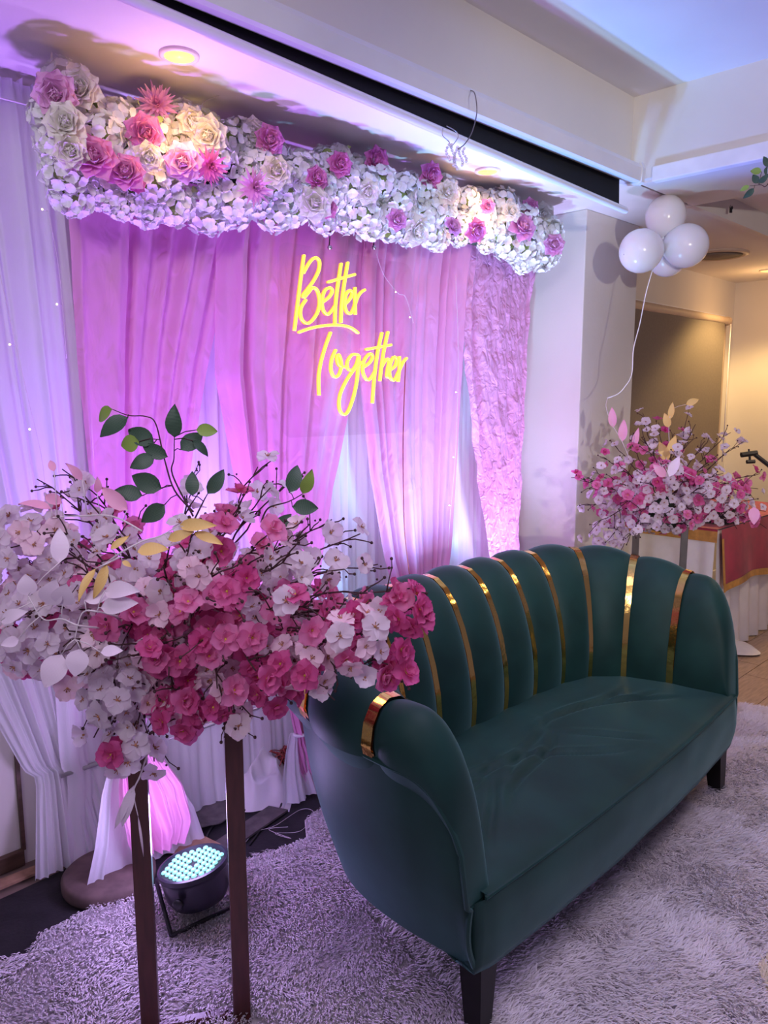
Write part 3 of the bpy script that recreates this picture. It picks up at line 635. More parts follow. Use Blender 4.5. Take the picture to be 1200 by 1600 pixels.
# ================================================================== sofa
SXC, SYC, SROT = 2.085, 1.02, math.radians(2.0)
SA, SB, SN, SY0 = 0.80, 0.66, 4.0, 1.0
def srot(p):
    x, y = p[0] - SXC, p[1] - SYC; c, s = math.cos(SROT), math.sin(SROT); return Vector((SXC + c*x - s*y, SYC + s*x + c*y, p[2]))
pl = []
for k in range(1201):
    th = PI*k/1200; c, s = math.cos(th), math.sin(th)
    pl.append(Vector((SXC - SA*math.copysign(abs(c)**(2/SN), c), SY0 + SB*abs(s)**(2/SN), 0)))
ln = [0.0]
for a, b in zip(pl, pl[1:]): ln.append(ln[-1] + (b - a).length)
STOT = ln[-1]; PX = [p.x for p in pl]; PY = [p.y for p in pl]
def path(s): return Vector((interp(s, ln, PX), interp(s, ln, PY), 0))
def pnorm(s):
    d = path(min(STOT, s + .02)) - path(max(0, s - .02)); d.normalize(); return Vector((-d.y, d.x, 0))
ZS = 0.375
def ztop(s): f = abs(2*s/STOT - 1); return 0.865 - 0.075*sstep(.45, 1.0, f)
TE = 0.15
def endf(s): t = min(s, STOT - s)/TE; return 1 if t >= 1 else math.sqrt(max(0, 1 - (1 - max(t, 0))**2.2))
PROF = [(-.105, 0.0), (-.108, .08), (-.104, .20), (-.092, .36), (-.072, .54), (-.045, .70), (-.012, .84), (.026, .94), (.062, .99), (.095, 1.0), (.122, .97), (.142, .90), (.150, .80), (.140, .72)]
def prof_pt(s, j, bulge):
    u, zf = PROF[j]; p, n = path(s), pnorm(s); e = endf(s)
    a = PROF[max(j-1, 0)]; b = PROF[min(j+1, len(PROF)-1)]; H = ztop(s) - ZS
    du, dz = b[0] - a[0], (b[1] - a[1])*H; L = math.hypot(du, dz); nu, nz = -dz/L, du/L      # normal of the profile, pointing to the seat / up
    d = min(s, STOT - s); u *= interp(d, [0, .15, .45, .8], [.18, .50, .78, 1]) if u < 0 else interp(d, [0, .05, .15, .4], [.30, .55, .82, 1])
    amt = bulge*(0.45 + 0.55*sstep(0, .35, zf))*interp(d, [0, .2, .5], [.45, .7, 1])
    uu = (u + nu*amt); zz = zf*H + nz*amt
    return srot(Vector((p.x, p.y, 0)) + n*uu + Vector((0, 0, ZS + max(0, zz)*e)))
sofa = thing('sofa', (SXC, 1.35, 0), 'dark green velvet sofa with channelled curved back and gold strips, standing on the shag rug', 'sofa')
NCH = 13
cuts = [0.0] + [0.215 + (STOT - .43)*k/(NCH - 2) for k in range(NCH - 1)] + [STOT]
NW = 12
for c in range(NCH):
    a, b = cuts[c], cuts[c+1]; rows = []
    for i in range(NW + 1):
        f = i/NW; f2 = .5 - .5*math.cos(PI*f) if 0 < c < NCH-1 else f; s = a + (b - a)*f2
        if c == 0: bl = .034*math.sqrt(max(0, 1 - f**4))
        elif c == NCH-1: bl = .034*math.sqrt(max(0, 1 - (1-f)**4))
        else: bl = .043*math.sqrt(max(0, 1 - (2*f2 - 1)**2))
        rows.append([prof_pt(s, j, bl) for j in range(len(PROF))])
    mb = MB(); mb.grid(rows)
    # close the channel underneath with its inner side
    mb.grid([[r[0], (r[0]*.45 + r[-1]*.55) - Vector((0, 0, .02)), r[-1]] for r in rows])
    o = mb.build('back_channel', 'velvet', sofa)
    ss = o.modifiers.new('sub', 'SUBSURF'); ss.levels = 1; ss.render_levels = 1
for c in range(1, NCH):
    s = cuts[c]; hw = .013
    jj = list(range(len(PROF) - 1)); rows = []
    fine = []
    for j in jj:
        for k in range(3):
            f = k/3; pa, pb, pc = [(prof_pt(s + d, j, .022)*(1-f) + prof_pt(s + d, j+1, .022)*f) for d in (-hw, 0, hw)]
            fine.append([pa, pb + (pb - pa).cross(prof_pt(s, j+1, .012) - prof_pt(s, j, .012)).normalized()*0.0, pc])
    mb = MB(); mb.grid(fine)
    n = len(fine)
    back = [[p + (srot(path(s)) - srot(path(s) - pnorm(s)))*.006 for p in r] for r in fine]
    mb.grid(back); mb.build('gold_strip', 'gold', sofa)
# outer shell panel below the rolled top, with piping along its edge
def outer_pt(s, f):
    p, n = path(s), pnorm(s); e = endf(s); ztp = ZS + (.72*(ztop(s) - ZS))*e
    zb = 0.205 - 0.0*f
    u = (.140*interp(min(s, STOT - s), [0, .05, .15, .4], [.30, .55, .82, 1]))*(1 - f) + interp(min(s, STOT - s), [0, .2], [.018, .028])*f + .02*math.sin(PI*f)
    z = ztp*(1 - f) + zb*f
    fr = 0.0
    return srot(Vector((p.x, p.y, z)) + n*u)
rows = [[outer_pt(STOT*i/140, j/12) for j in range(13)] for i in range(141)]
MB().grid(rows).build('outer_panel', 'velvet', sofa)
pp = [outer_pt(STOT*i/200, 0) + (srot(path(STOT*i/200) + pnorm(STOT*i/200)*.012) - srot(path(STOT*i/200))) for i in range(201)]
pp = [outer_pt(0, f) for f in np.linspace(1, 0.05, 10)] + pp + [outer_pt(STOT, f) for f in np.linspace(0.05, 1, 10)]
smoothshade(MB().tube(pp, 0.0075, 7).build('piping', 'velvet', sofa))
# seat cushion: domed top with creases
XL, XR = SXC - SA - 0.005, SXC + SA + 0.005
def yfront(x): f = (x - SXC)/SA; return SY0 - 0.012 - 0.022*(1 - f*f)
def yback(x):
    f = min(1, abs(x - SXC)/SA); return SY0 + SB*(1 - f**SN)**(1/SN) - .03
CRE = [(1.85, 1.22, 0.5, .30, .011), (1.75, 1.30, 0.15, .26, .008), (2.0, 1.18, -0.35, .24, .008), (2.35, 1.33, 0.10, .30, .009), (2.45, 1.28, -.12, .26, .007), (1.62, 1.28, 0.55, .20, .008), (1.95, 1.30, .55, .28, .008), (2.2, 1.15, -.55, .16, .006), (1.55, 1.16, .9, .18, .006), (2.55, 1.22, -.3, .18, .006)]
def seatz(x, y):
    w = (y - yfront(x))/max(.05, yback(x) - yfront(x)); z = .392 + .022*math.sin(PI*min(1, w*1.15 + .02))*(1 - ((x - SXC)/SA)**4)
    for cx, cy, an, L, h in CRE:
        dx, dy = x - cx, y - cy; u = dx*math.cos(an) + dy*math.sin(an); v = -dx*math.sin(an) + dy*math.cos(an) + .05*math.sin(u*8)
        if abs(u) < L: z -= 1.4*h*math.exp(-(v/.012)**2)*(1 - (u/L)**2); z += .7*h*math.exp(-((v - .022)/.016)**2)*(1 - (u/L)**2)
    return z
rows = []
for i in range(181):
    x = XL + (XR - XL)*i/180; f0, b0 = yfront(x), yback(x); row = [srot((x, f0, .375)), srot((x, f0 - .003, .383))]
    for j in range(71): w = j/70; y = f0 + (b0 - f0)*w; z = seatz(x, y); z -= .012*math.exp(-w*30); row.append(srot((x, y, z)))
    rows.append(row)
MB().grid(rows).build('seat_cushion', 'velvet', sofa)
# front rail, bowed, with piping at its top edge
rows = []
for i in range(81):
    x = SXC + (SA + .030)*(i/40 - 1); f = max(-1.0, min(1.0, (x - SXC)/SA)); xc = min(XR, max(XL, x)); ed = max(0, abs(x - SXC) - SA + .02)
    yf = yfront(xc) + ed*.25
    row = []
    for j in range(11):
        g = j/10; row.append(srot((x, yf - .004 - .010*math.sin(PI*g) + .004*noise.noise((x*5, g*3, 1)), .378*(1 - g) + (.20 - .012*(1 - f*f))*g)))
    row.append(srot((x, yf + .05, .205)))
    if i == 0: rows.append([p + Vector((.012, .06, 0)) for p in row])
    rows.append(row)
    if i == 80: rows.append([p + Vector((-.012, .06, 0)) for p in row])
MB().grid(rows).build('front_rail', 'velvet', sofa)
smoothshade(MB().tube([srot((x, yfront(x) - .003, .382)) for x in np.linspace(XL, XR, 60)], 0.0042, 6).build('seat_piping', 'velvet', sofa))
# underside
n = 60; und = [srot(path(STOT*i/n) + pnorm(STOT*i/n)*.012 + Vector((0, 0, .21))) for i in range(n + 1)]
MB().add(und, [tuple(range(n + 1))]).build('base_lining', 'black', sofa, False)
for lx, ly, sx, sy in ((1.325, 1.035, -1, -1), (2.845, 1.035, 1, -1), (1.74, 1.52, -1, 1), (2.44, 1.52, 1, 1)):
    mb = MB(); rows = []
    for z, h, o in ((.215, .034, 0), (.19, .033, 0), (.1, .028, .006), (0.012, .0225, .012), (0.0, .021, .012)):
        cx, cy = lx + sx*o, ly + sy*o; rows.append([srot((cx + a*h, cy + b*h, z)) for a, b in ((-1, -1), (1, -1), (1, 1), (-1, 1))])
    mb.grid(rows, closev=True); k = len(mb.v); mb.f.append((k-4, k-3, k-2, k-1)); mb.mi.append(0); mb.build('leg', 'blackwood', sofa, False)

# ================================================================== shag rugs
def inside(poly, X, Y):
    r = np.zeros(len(X), bool); n = len(poly); j = n - 1
    for i in range(n):
        xi, yi = poly[i]; xj, yj = poly[j]
        c = ((yi > Y) != (yj > Y)) & (X < (xj - xi)*(Y - yi)/(yj - yi + 1e-12) + xi); r ^= c; j = i
    return r
def infrustum(X, Y, mx=180, my=120):
    dx = X*CF.x + Y*CF.y + (0 - CAM_H)*CF.z; r = X*CR.x + Y*CR.y; u = X*CU.x + Y*CU.y - CAM_H*CU.z
    px = 600 + FPX*r/np.maximum(dx, .05); py = 800 - FPX*u/np.maximum(dx, .05)
    return (dx > .3) & (px > -mx) & (px < 1200 + mx) & (py < 1600 + my)
def vnoise(X, Y, sc, seed):
    r = np.random.default_rng(seed); G = r.uniform(-1, 1, (64, 64)); x = X*sc + 100; y = Y*sc + 100
    i = np.floor(x).astype(int); j = np.floor(y).astype(int); f = x - i; g = y - j; f = f*f*(3-2*f); g = g*g*(3-2*g)
    a = G[i % 64, j % 64]; b = G[(i+1) % 64, j % 64]; c = G[i % 64, (j+1) % 64]; d = G[(i+1) % 64, (j+1) % 64]
    return (a*(1-f) + b*f)*(1-g) + (c*(1-f) + d*f)*g
def rug(poly, label, mat, dens, z0, seed, ang0):
    t = thing('shag_rug', (sum(p[0] for p in poly)/len(poly), sum(p[1] for p in poly)/len(poly), 0), label, 'rug', 'shag rugs')
    n = len(poly); mb = MB(); mb.add([(x, y, z0 + .006) for x, y in poly] + [(x, y, z0) for x, y in poly], [tuple(range(n))] + [(i, (i+1) % n, n + (i+1) % n, n + i) for i in range(n)])
    mb.build('backing', 'rugbase', t, False)
    r = np.random.default_rng(seed); xs = [p[0] for p in poly]; ys = [p[1] for p in poly]
    N = int((max(xs)-min(xs))*(max(ys)-min(ys))*dens)
    X = r.uniform(min(xs), max(xs), N); Yv = r.uniform(min(ys), max(ys), N); k = inside(poly, X, Yv) & infrustum(X, Yv); X = X[k]; Yv = Yv[k]
    # under the sofa nothing shows: thin out there
    us = (X > 1.60) & (X < 2.70) & (Yv > 1.25) & (Yv < 1.55); k = ~us | (r.uniform(size=len(X)) < .25); X = X[k]; Yv = Yv[k]; N = len(X)
    ang = ang0 + 1.0*vnoise(X, Yv, 5, seed) + .7*vnoise(X, Yv, 22, seed + 1) + r.normal(0, .30, N)
    L = r.uniform(.022, .036, N); lean = np.clip(.78 + .16*vnoise(X, Yv, 14, seed + 2) + r.normal(0, .09, N), .2, .97)
    W = r.uniform(.0016, .0026, N)
    dx, dy = np.cos(ang), np.sin(ang); px_, py_ = -dy, dx
    V = np.zeros((N, 5, 3))
    h = L*np.sqrt(1 - lean**2*.8)
    for q, (f, hh, wf) in enumerate(((0, 0, 1), (0, 0, -1), (.45, .72, .9), (.45, .72, -.9))):
        V[:, q, 0] = X + dx*L*lean*f + px_*W*wf; V[:, q, 1] = Yv + dy*L*lean*f + py_*W*wf; V[:, q, 2] = z0 + .005 + h*hh
    V[:, 4, 0] = X + dx*L*lean; V[:, 4, 1] = Yv + dy*L*lean; V[:, 4, 2] = z0 + .005 + h*r.uniform(.75, 1.0, N)
    me = bpy.data.meshes.new('pile'); me.vertices.add(N*5); me.vertices.foreach_set('co', V.reshape(-1))
    base = (np.arange(N)*5)[:, None]; tri = np.concatenate([base + np.array([[0, 1, 3]]), base + np.array([[0, 3, 2]]), base + np.array([[2, 3, 4]])], 1).reshape(-1)
    me.loops.add(len(tri)); me.loops.foreach_set('vertex_index', tri.astype(np.int32)); nf = len(tri)//3
    me.polygons.add(nf); me.polygons.foreach_set('loop_start', np.arange(nf, dtype=np.int32)*3); me.polygons.foreach_set('loop_total', np.full(nf, 3, np.int32))
    me.polygons.foreach_set('use_smooth', np.ones(nf, bool)); me.materials.append(M[mat]); me.update(calc_edges=True); me.validate()
    o = link('pile', me, t, (0, 0, 0)); o['kind'] = 'stuff'; o['label'] = 'long soft shag pile'
    return N
edgeA = [(-.35, 1.98), (.2, 2.0), (.58, 2.03), (.66, 2.01), (.70, 2.06), (.84, 2.07), (1.0, 2.04), (1.18, 2.0), (1.30, 1.95), (1.42, 1.92), (1.53, 1.905)]
NB1 = rug(edgeA + [(1.60, 1.95), (1.40, 1.45), (1.30, .9), (1.1, .3), (1.1, .0), (-.35, .0)], 'lilac-grey shag rug under the flower stand and stage light', 'pile', 34000, 0.006, 51, -2.2)
NB2 = rug([(1.53, 1.905), (1.60, 2.0), (1.72, 2.015), (2.2, 2.0), (3.0, 1.98), (3.55, 1.93), (3.70, 1.55), (3.80, 1.1), (3.85, .5), (1.98, .58), (1.84, .50), (1.80, .0), (1.1, .0), (1.1, .3), (1.30, .9), (1.40, 1.45)], 'large pale grey shag rug under the green sofa', 'pile', 34000, 0.003, 61, -1.2)
rug([(1.82, .50), (1.97, .585), (3.2, .52), (3.2, .0), (1.80, .0)], 'cream shag rug at the bottom right corner of the floor', 'pilecream', 34000, 0.008, 71, -1.0)

# ================================================================== leaf and branch builders
def leaf_mesh(name, b, tp, wd, nrm, mat, bend=.12):
    """leaf from base point to tip point in world space, returned relative to the base"""
    b, tp = Vector(b), Vector(tp); ax = tp - b; L = ax.length; ax.normalize(); n = Vector(nrm); n = (n - ax*n.dot(ax)).normalized(); sd = ax.cross(n)
    me_v = []; fs = []; uv = []
    K = 7
    for i in range(K + 1):
        u = i/K; w = wd*L*.5*(math.sin(PI*u**.75)**.85 if 0 < u < 1 else 0.02)
        for v in (-1, 0, 1):
            p = ax*L*u + sd*w*v + n*(L*bend*(4*u*(1-u)) - L*.05*(1 - abs(v))*1.2)
            me_v.append(p); uv.append((u, .5 + v*.5))
    for i in range(K):
        for j in range(2): fs.append((i*3+j, (i+1)*3+j, (i+1)*3+j+1, i*3+j+1))
    me = bpy.data.meshes.new(name); me.from_pydata([tuple(v) for v in me_v], [], fs); me.materials.append(M[mat])
    l = me.uv_layers.new(name='UVMap')
    for lp in me.loops: l.data[lp.index].uv = uv[lp.vertex_index]
    me.polygons.foreach_set('use_smooth', [True]*len(fs)); return me
def sprig(parent, stem, leaves, smat='twig', r=.0022):
    """stem polyline (world) with leaves (base, tip, width, material, normal)"""
    cp = catmull(stem, 6); o = MB().tube(cp, [r*(1 - .6*i/len(cp)) for i in range(len(cp))], 5).build('leaf_branch', smat, parent)
    for b, tp, wd, mat, nrm in leaves:
        b = Vector(b); near = min(cp, key=lambda q: (q - b).length)
        lo = link('leaf', leaf_mesh('leaf', b, tp, wd, nrm, mat), o, b)
        if (near - b).length > .006: MB().tube([near, (near + b)/2 + Vector((0, 0, .004)), b], .0011, 4).build('leaf_stalk', smat, o)
    return o
def blossom_branch(parent, root, tip, sag, meshes, count, size, rs, start=.35, twigs=4, spread=.03, center=None, view=None):
    root, tip = Vector(root), Vector(tip); L = (tip - root).length
    mid = (root + tip)/2 + Vector((rs.uniform(-.05, .05)*L, rs.uniform(-.05, .05)*L, sag))
    cp = [root*(1-u)**2 + mid*2*u*(1-u) + tip*u*u for u in [i/10 for i in range(11)]]
    cp = [p + Vector((rs.uniform(-1, 1), rs.uniform(-1, 1), rs.uniform(-1, 1)))*.006 for p in cp]
    mb = MB(); mb.tube(cp, [.0030 - .0016*i/10 for i in range(11)], 5)
    dr = (cp[-1] - cp[-3]).normalized()
    for k in range(twigs):
        u = rs.uniform(.55, 1.0); q = cp[int(u*10)]; d = (dr*rs.uniform(.4, 1.1) + Vector((rs.uniform(-1, 1), rs.uniform(-1, 1), rs.uniform(-.7, 1)))*.8).normalized()
        l = rs.uniform(.025, .06); e = q + d*l; e2 = e + (d + Vector((rs.uniform(-.5, .5), rs.uniform(-.5, .5), rs.uniform(-.5, .5)))).normalized()*l*.4
        mb.tube([q, (q + e)/2 + Vector((0, 0, .003)), e, e2], [.0019, .0016, .0014, .0011], 4)
        mb.ball(e2, .0036, 5, 4); 
        if k % 2: mb.ball(e + d.orthogonal()*.006, .0026, 5, 4)
    o = mb.build('blossom_branch', 'twig', parent)
    for k in range(count):
        u = start + (1.02 - start)*(k + rs.uniform(.1, .9))/count; i = min(9.99, u*10); q = cp[int(i)].lerp(cp[min(10, int(i) + 1)], i - int(i))
        out = (q - center).normalized() if center is not None else Vector((0, 0, 1))
        off = Vector((rs.uniform(-1, 1), rs.uniform(-1, 1), rs.uniform(-1, 1)))*spread + out*.008
        if view is not None: off += view*rs.uniform(0, .012)
        nrm = off.normalized()*.7 + out*.55 + (view*.5 if view is not None else Vector()) + Vector((rs.uniform(-.5, .5), rs.uniform(-.5, .5), rs.uniform(-.4, .5)))
        b = put('blossom', meshes[rs.randrange(len(meshes))], o, q + off, nrm, rs.uniform(0, 6), size*rs.uniform(.85, 1.15))
    return o
def bud_tip_curl(): pass
BL = {'w': [make_blossom('blossom', 'bw', .030, 'eye', s) for s in (1, 2, 3)], 'p': [make_blossom('blossom', 'bp', .033, 'eyey', s, double=True) for s in (4, 5, 6)], 'l': [make_blossom('blossom', 'bl', .031, 'eye', s) for s in (7, 8)]}

# ================================================================== near flower stand
VN = (atd(320, 900, 1.65) - O).normalized()
f1, f2 = atz(241, 1600), atz(376, 1608)
mid = (f1 + f2)/2; ax = VN.cross(UP).normalized(); fw = UP.cross(ax).normalized() if UP.cross(ax).dot(VN) > 0 else -UP.cross(ax).normalized()
sp = (f2 - f1).length
FS_TOP = 0.90
def frame_stand(mid, ax, fw, hw, top, pw, mat, label, grp, pwd=None):
    t = thing('flower_stand', (mid.x, mid.y, 0), label, 'flower stand', grp)
    pwd = pwd or pw
    def bar(name, a, b, w1, d1):
        mb = MB(); up = (b - a).normalized(); s1 = ax if abs(up.dot(ax)) < .7 else UP; s2 = fw if abs(up.dot(fw)) < .7 else UP
        vs = [a + s1*i*w1 + s2*j*d1 for i, j in ((-1, -1), (1, -1), (1, 1), (-1, 1))] + [b + s1*i*w1 + s2*j*d1 for i, j in ((-1, -1), (1, -1), (1, 1), (-1, 1))]
        mb.add(vs, [(0, 3, 2, 1), (4, 5, 6, 7), (0, 1, 5, 4), (1, 2, 6, 5), (2, 3, 7, 6), (3, 0, 4, 7)])
        me = mb.build(name, mat, t, False); bv = me.modifiers.new('bevel', 'BEVEL'); bv.width = .0025; bv.segments = 2
    for s in (-1, 1):
        b = Vector((mid.x, mid.y, 0)) + ax*s*hw
        bar('post', b, b + UP*top, pw, pwd)
        bar('foot', b - fw*.13 + UP*.012, b + fw*.13 + UP*.012, pw, .012)
    a = Vector((mid.x, mid.y, 0))
    bar('bottom_rail', a - ax*(hw - pw) + UP*.012, a + ax*(hw - pw) + UP*.012, pw*.8, .012)
    bar('top_rail', a - ax*hw + UP*(top - .003), a + ax*hw + UP*(top - .003), .03, .003)
    mb = MB(); mb.lathe((mid.x, mid.y, top), [(.07, 0), (.07, .008), (.065, .010)], n=24); mb.build('top_plate', mat, t, False)
    return t
frame_stand(mid, ax, fw, sp/2, FS_TOP, .0205, 'redwood', 'tall mahogany coloured two-post flower stand at the lower left', 'flower stands')

# ================================================================== near arrangement
C0 = Vector((mid.x, mid.y, FS_TOP + .10))
VIEWN = -VN
arr = thing('flower_arrangement', (mid.x, mid.y, FS_TOP + .01), 'large pink and white artificial blossom arrangement on the mahogany stand in front', 'flower arrangement', 'blossom arrangements')
mb = MB(); mb.ball(C0 - UP*.01, .085, 14, 10, 0, (1, 1, .95)); mb.build('floral_foam', 'foam', arr)
rs = random.Random(99)
T = [(15,800,1.78,'w'),(8,880,1.6,'w'),(60,745,1.8,'w'),(100,730,1.72,'w'),(30,965,1.52,'w'),(10,1005,1.58,'w'),(125,900,1.46,'w'),(165,835,1.52,'w'),(95,1010,1.46,'w'),(60,890,1.68,'w'),(150,775,1.7,'w'),(90,830,1.58,'w'),
 (160,1085,1.52,'w'),(150,1150,1.52,'w'),(185,1195,1.52,'p'),(240,1185,1.55,'w'),(285,1150,1.50,'p'),(215,1120,1.62,'l'),(140,1020,1.5,'l'),
 (30,940,1.62,'p'),(195,800,1.8,'p'),(212,1035,1.40,'p'),(115,790,1.8,'p'),(60,815,1.85,'p'),(170,985,1.42,'p'),
 (262,872,1.40,'w'),(300,835,1.46,'w'),(345,820,1.5,'p'),(300,965,1.40,'p'),(335,1005,1.40,'p'),(245,985,1.44,'l'),(375,785,1.62,'p'),(420,765,1.75,'w'),(405,728,1.82,'w'),(462,742,1.86,'w'),(295,745,1.82,'w'),
 (392,885,1.42,'p'),(455,880,1.46,'w'),(440,950,1.40,'w'),(485,950,1.42,'p'),(400,1050,1.40,'p'),(345,1080,1.45,'p'),(372,1150,1.5,'l'),(435,1085,1.5,'p'),(520,812,1.7,'w'),(562,835,1.66,'w'),(590,880,1.6,'w'),(535,890,1.55,'w'),(480,830,1.6,'l'),
 (505,1000,1.45,'p'),(562,960,1.5,'p'),(640,920,1.5,'p'),(655,968,1.5,'p'),(625,1055,1.5,'p'),(592,1060,1.48,'w'),(520,1095,1.45,'w'),(562,1020,1.45,'p'),(600,960,1.5,'w'),(330,900,1.38,'l'),(370,940,1.36,'p'),(430,830,1.5,'p'),(265,1060,1.42,'p'),(150,1110,1.5,'w'),(170,1135,1.48,'w'),(205,1165,1.5,'w'),(275,1105,1.46,'p'),(240,1100,1.5,'l'),(360,1110,1.46,'l'),(420,1060,1.44,'p'),(640,980,1.5,'p'),(600,1000,1.46,'p'),(660,940,1.52,'p'),(610,1040,1.46,'p'),(550,1060,1.44,'w'),(30,1010,1.5,'w'),(60,950,1.46,'w'),(30,830,1.6,'w')]
nb = 0
for (px, py, d, c) in T:
    tip = atd(px, py, d); far = (tip - C0).length
    cnt = 5 if nb + 5*(len(T)) > 0 else 4
    cnt = 3 if far < .22 else 4
    root = C0 + (tip - C0).normalized()*.07
    sag = .03 + (.08 if py > 1040 else 0)
    blossom_branch(arr, root, tip, sag, BL[c], cnt, 1.0, rs, .30, 6, .030, C0, VIEWN); nb += cnt
FILL = {}
def filler(parent, cen, vw, rad, n, size, kinds, flat=.8):
    # the crowded inner blossoms nobody could count, joined into one part
    mb = FILL.setdefault(parent.name, MB()); src = {k: BL[k][0] for k in set(kinds)}
    for k in range(n):
        z = 1 - 2*(k + .5)/n; a = k*2.399; s = math.sqrt(1 - z*z); d = Vector((s*math.cos(a), s*math.sin(a), z))
        p = cen + Vector((d.x*rad, d.y*rad, d.z*rad*flat))*rs.uniform(.62, 1.05)
        m3 = (d*.8 + vw*.5 + Vector((rs.uniform(-.5, .5), rs.uniform(-.5, .5), rs.uniform(-.3, .5)))).to_track_quat('Z', 'Y').to_matrix() @ rz(rs.uniform(0, 6))*(size*rs.uniform(.85, 1.15))
        c = kinds[rs.randrange(len(kinds))]; me = src[c]; mi = 2*'wpl'.index(c)
        base = len(mb.v); mb.v += [tuple(m3 @ v.co + p) for v in me.vertices]
        for f in me.polygons: mb.f.append(tuple(base + i for i in f.vertices)); mb.mi.append(mi + f.material_index)
def fill_done(parent):
    o = FILL[parent.name].build('inner_blossoms', ['bw', 'eye', 'bp', 'eyey', 'bl', 'eye'], parent, True, False); o['kind'] = 'stuff'; return o
filler(arr, C0 + UP*.02, VIEWN, .235, 210, 1.0, 'ppwwl', .72)
filler(arr, C0 - UP*.09 - CR*.03, VIEWN, .15, 70, 1.0, 'pppll', .7)
filler(arr, C0 + CR*.19 + UP*.0, VIEWN, .19, 120, 1.0, 'ppwwl', .7)
filler(arr, C0 - CR*.24 + UP*.02, VIEWN, .21, 140, 1.0, 'wwlp', .7)
for fx, fy, fd, fr_, fn, fk in ((185,1085,1.5,.07,19,'wwl'),(200,1170,1.5,.05,10,'wwp'),(285,1115,1.5,.05,9,'ppl'),(425,1075,1.5,.045,9,'p'),(638,955,1.5,.045,8,'ppp'),(615,1045,1.5,.035,5,'p'),(60,990,1.5,.08,30,'w'),(40,850,1.62,.09,36,'wwl'),(330,1090,1.5,.05,12,'ppl'),(560,1000,1.46,.06,15,'pwl'),(470,1040,1.46,.055,14,'ppl')):
    filler(arr, atd(fx, fy, fd), VIEWN, fr_, fn, 1.0, fk, .9)
fill_done(arr)
Z1 = lambda x, y, d: atd(x/3.4286, 620 + y/3.4286, d)
Z2 = lambda x, y, d: atd(330 + x/3.077, 680 + y/3.077, d)
nV = -VN
def nr(): return nV + Vector((rs.uniform(-.5, .5), rs.uniform(-.5, .5), rs.uniform(-.3, .6)))
D = 1.66
gl = [((685,110),(535,215),.55,'leaf'),((600,65),(530,132),.6,'leafy'),((825,248),(685,175),.55,'leaf'),((745,240),(648,262),.8,'leafy'),((898,322),(760,255),.5,'leaf'),((828,322),(695,382),.6,'leaf'),((866,492),(705,422),.6,'leaf'),((762,530),(612,500),.6,'leaf'),((882,578),(756,672),.62,'leaf')]
sprig(arr, [Z1(1035, 615, D-.05), Z1(935, 500, D), Z1(880, 330, D), Z1(835, 145, D), Z1(780, 105, D), Z1(690, 100, D), Z1(605, 68, D)], [(Z1(*b, D - .005), Z1(*t_, D + rs.uniform(-.03, .03)), w_, m_, nr()) for b, t_, w_, m_ in gl])
gl = [((936,218),(936,38),.52,'leaf'),((1050,178),(1166,186),.6,'leafy'),((968,284),(1088,195),.6,'leaf'),((1032,235),(1115,320),.45,'leaf'),((1030,530),(1030,398),.55,'leaf'),((1112,520),(1200,388),.5,'leaf')]
sprig(arr, [Z1(1035, 640, D), Z1(925, 420, D+.01), Z1(932, 330, D), Z1(934, 215, D)], [(Z1(*b, D), Z1(*t_, D + rs.uniform(-.03, .03)), w_, m_, nr()) for b, t_, w_, m_ in gl[:4]])
sprig(arr, [Z1(1040, 660, D), Z1(1090, 560, D), Z1(1112, 520, D)], [(Z1(*b, D), Z1(*t_, D + rs.uniform(-.03, .03)), w_, m_, nr()) for b, t_, w_, m_ in gl[4:]])
gl = [((375,275),(415,143),.55,'leaf'),((440,282),(486,163),.5,'leafy'),((390,345),(516,352),.6,'leaf'),((312,452),(386,378),.6,'leaf')]
sprig(arr, [Z2(240, 420, 1.62), Z2(275, 350, 1.62), Z2(370, 320, 1.62), Z2(440, 282, 1.62)], [(Z2(*b, 1.62), Z2(*t_, 1.62 + rs.uniform(-.03, .03)), w_, m_, nr()) for b, t_, w_, m_ in gl])
D = 1.36
gl = [((960,690),(1162,690),.34,'leafyel'),((1040,730),(1195,792),.34,'leafyel'),((900,765),(1042,722),.4,'leafyel'),((735,830),(905,815),.5,'leafyel'),((592,815),(692,745),.34,'leafyel'),((655,880),(705,912),.5,'leafyel')]
sprig(arr, [Z1(560, 900, D+.04), Z1(640, 840, D), Z1(760, 775, D), Z1(860, 745, D), Z1(955, 690, D)], [(Z1(*b, D), Z1(*t_, D + rs.uniform(-.03, .02)), w_, m_, nr()) for b, t_, w_, m_ in gl], 'palestem')
gl = [((512,920),(420,1097),.26,'leafyel'),((572,895),(498,1085),.28,'leafyel')]
sprig(arr, [Z1(640, 860, D+.04), Z1(575, 892, D), Z1(512, 920, D)], [(Z1(*b, D), Z1(*t_, D + rs.uniform(-.02, .02)), w_, m_, nr()) for b, t_, w_, m_ in gl], 'palestem')
gl = [((155,1065),(135,948),.85,'leaflav'),((262,1115),(300,975),.75,'leaflav'),((335,1115),(355,1000),.85,'leaflav'),((315,890),(318,700),.5,'leaflav'),((5,1200),(150,1150),.5,'leaflav'),((100,1300),(0,1330),.6,'leaflav')]
sprig(arr, [Z1(560, 1240, D+.06), Z1(420, 1225, D), Z1(330, 1190, D), Z1(230, 1190, D), Z1(150, 1065, D)], [(Z1(*b, D), Z1(*t_, D + rs.uniform(-.03, .02)), w_, m_, nr()) for b, t_, w_, m_ in gl], 'palestem')
gl = [((450,1090),(612,1048),.5,'leaflav'),((560,1040),(752,1042),.45,'leaflav'),((540,1130),(742,1105),.5,'leaflav'),((430,1350),(400,1500),.8,'leaflav'),((540,1370),(660,1360),.6,'leaflav'),((330,1380),(240,1560),.7,'leaflav')]
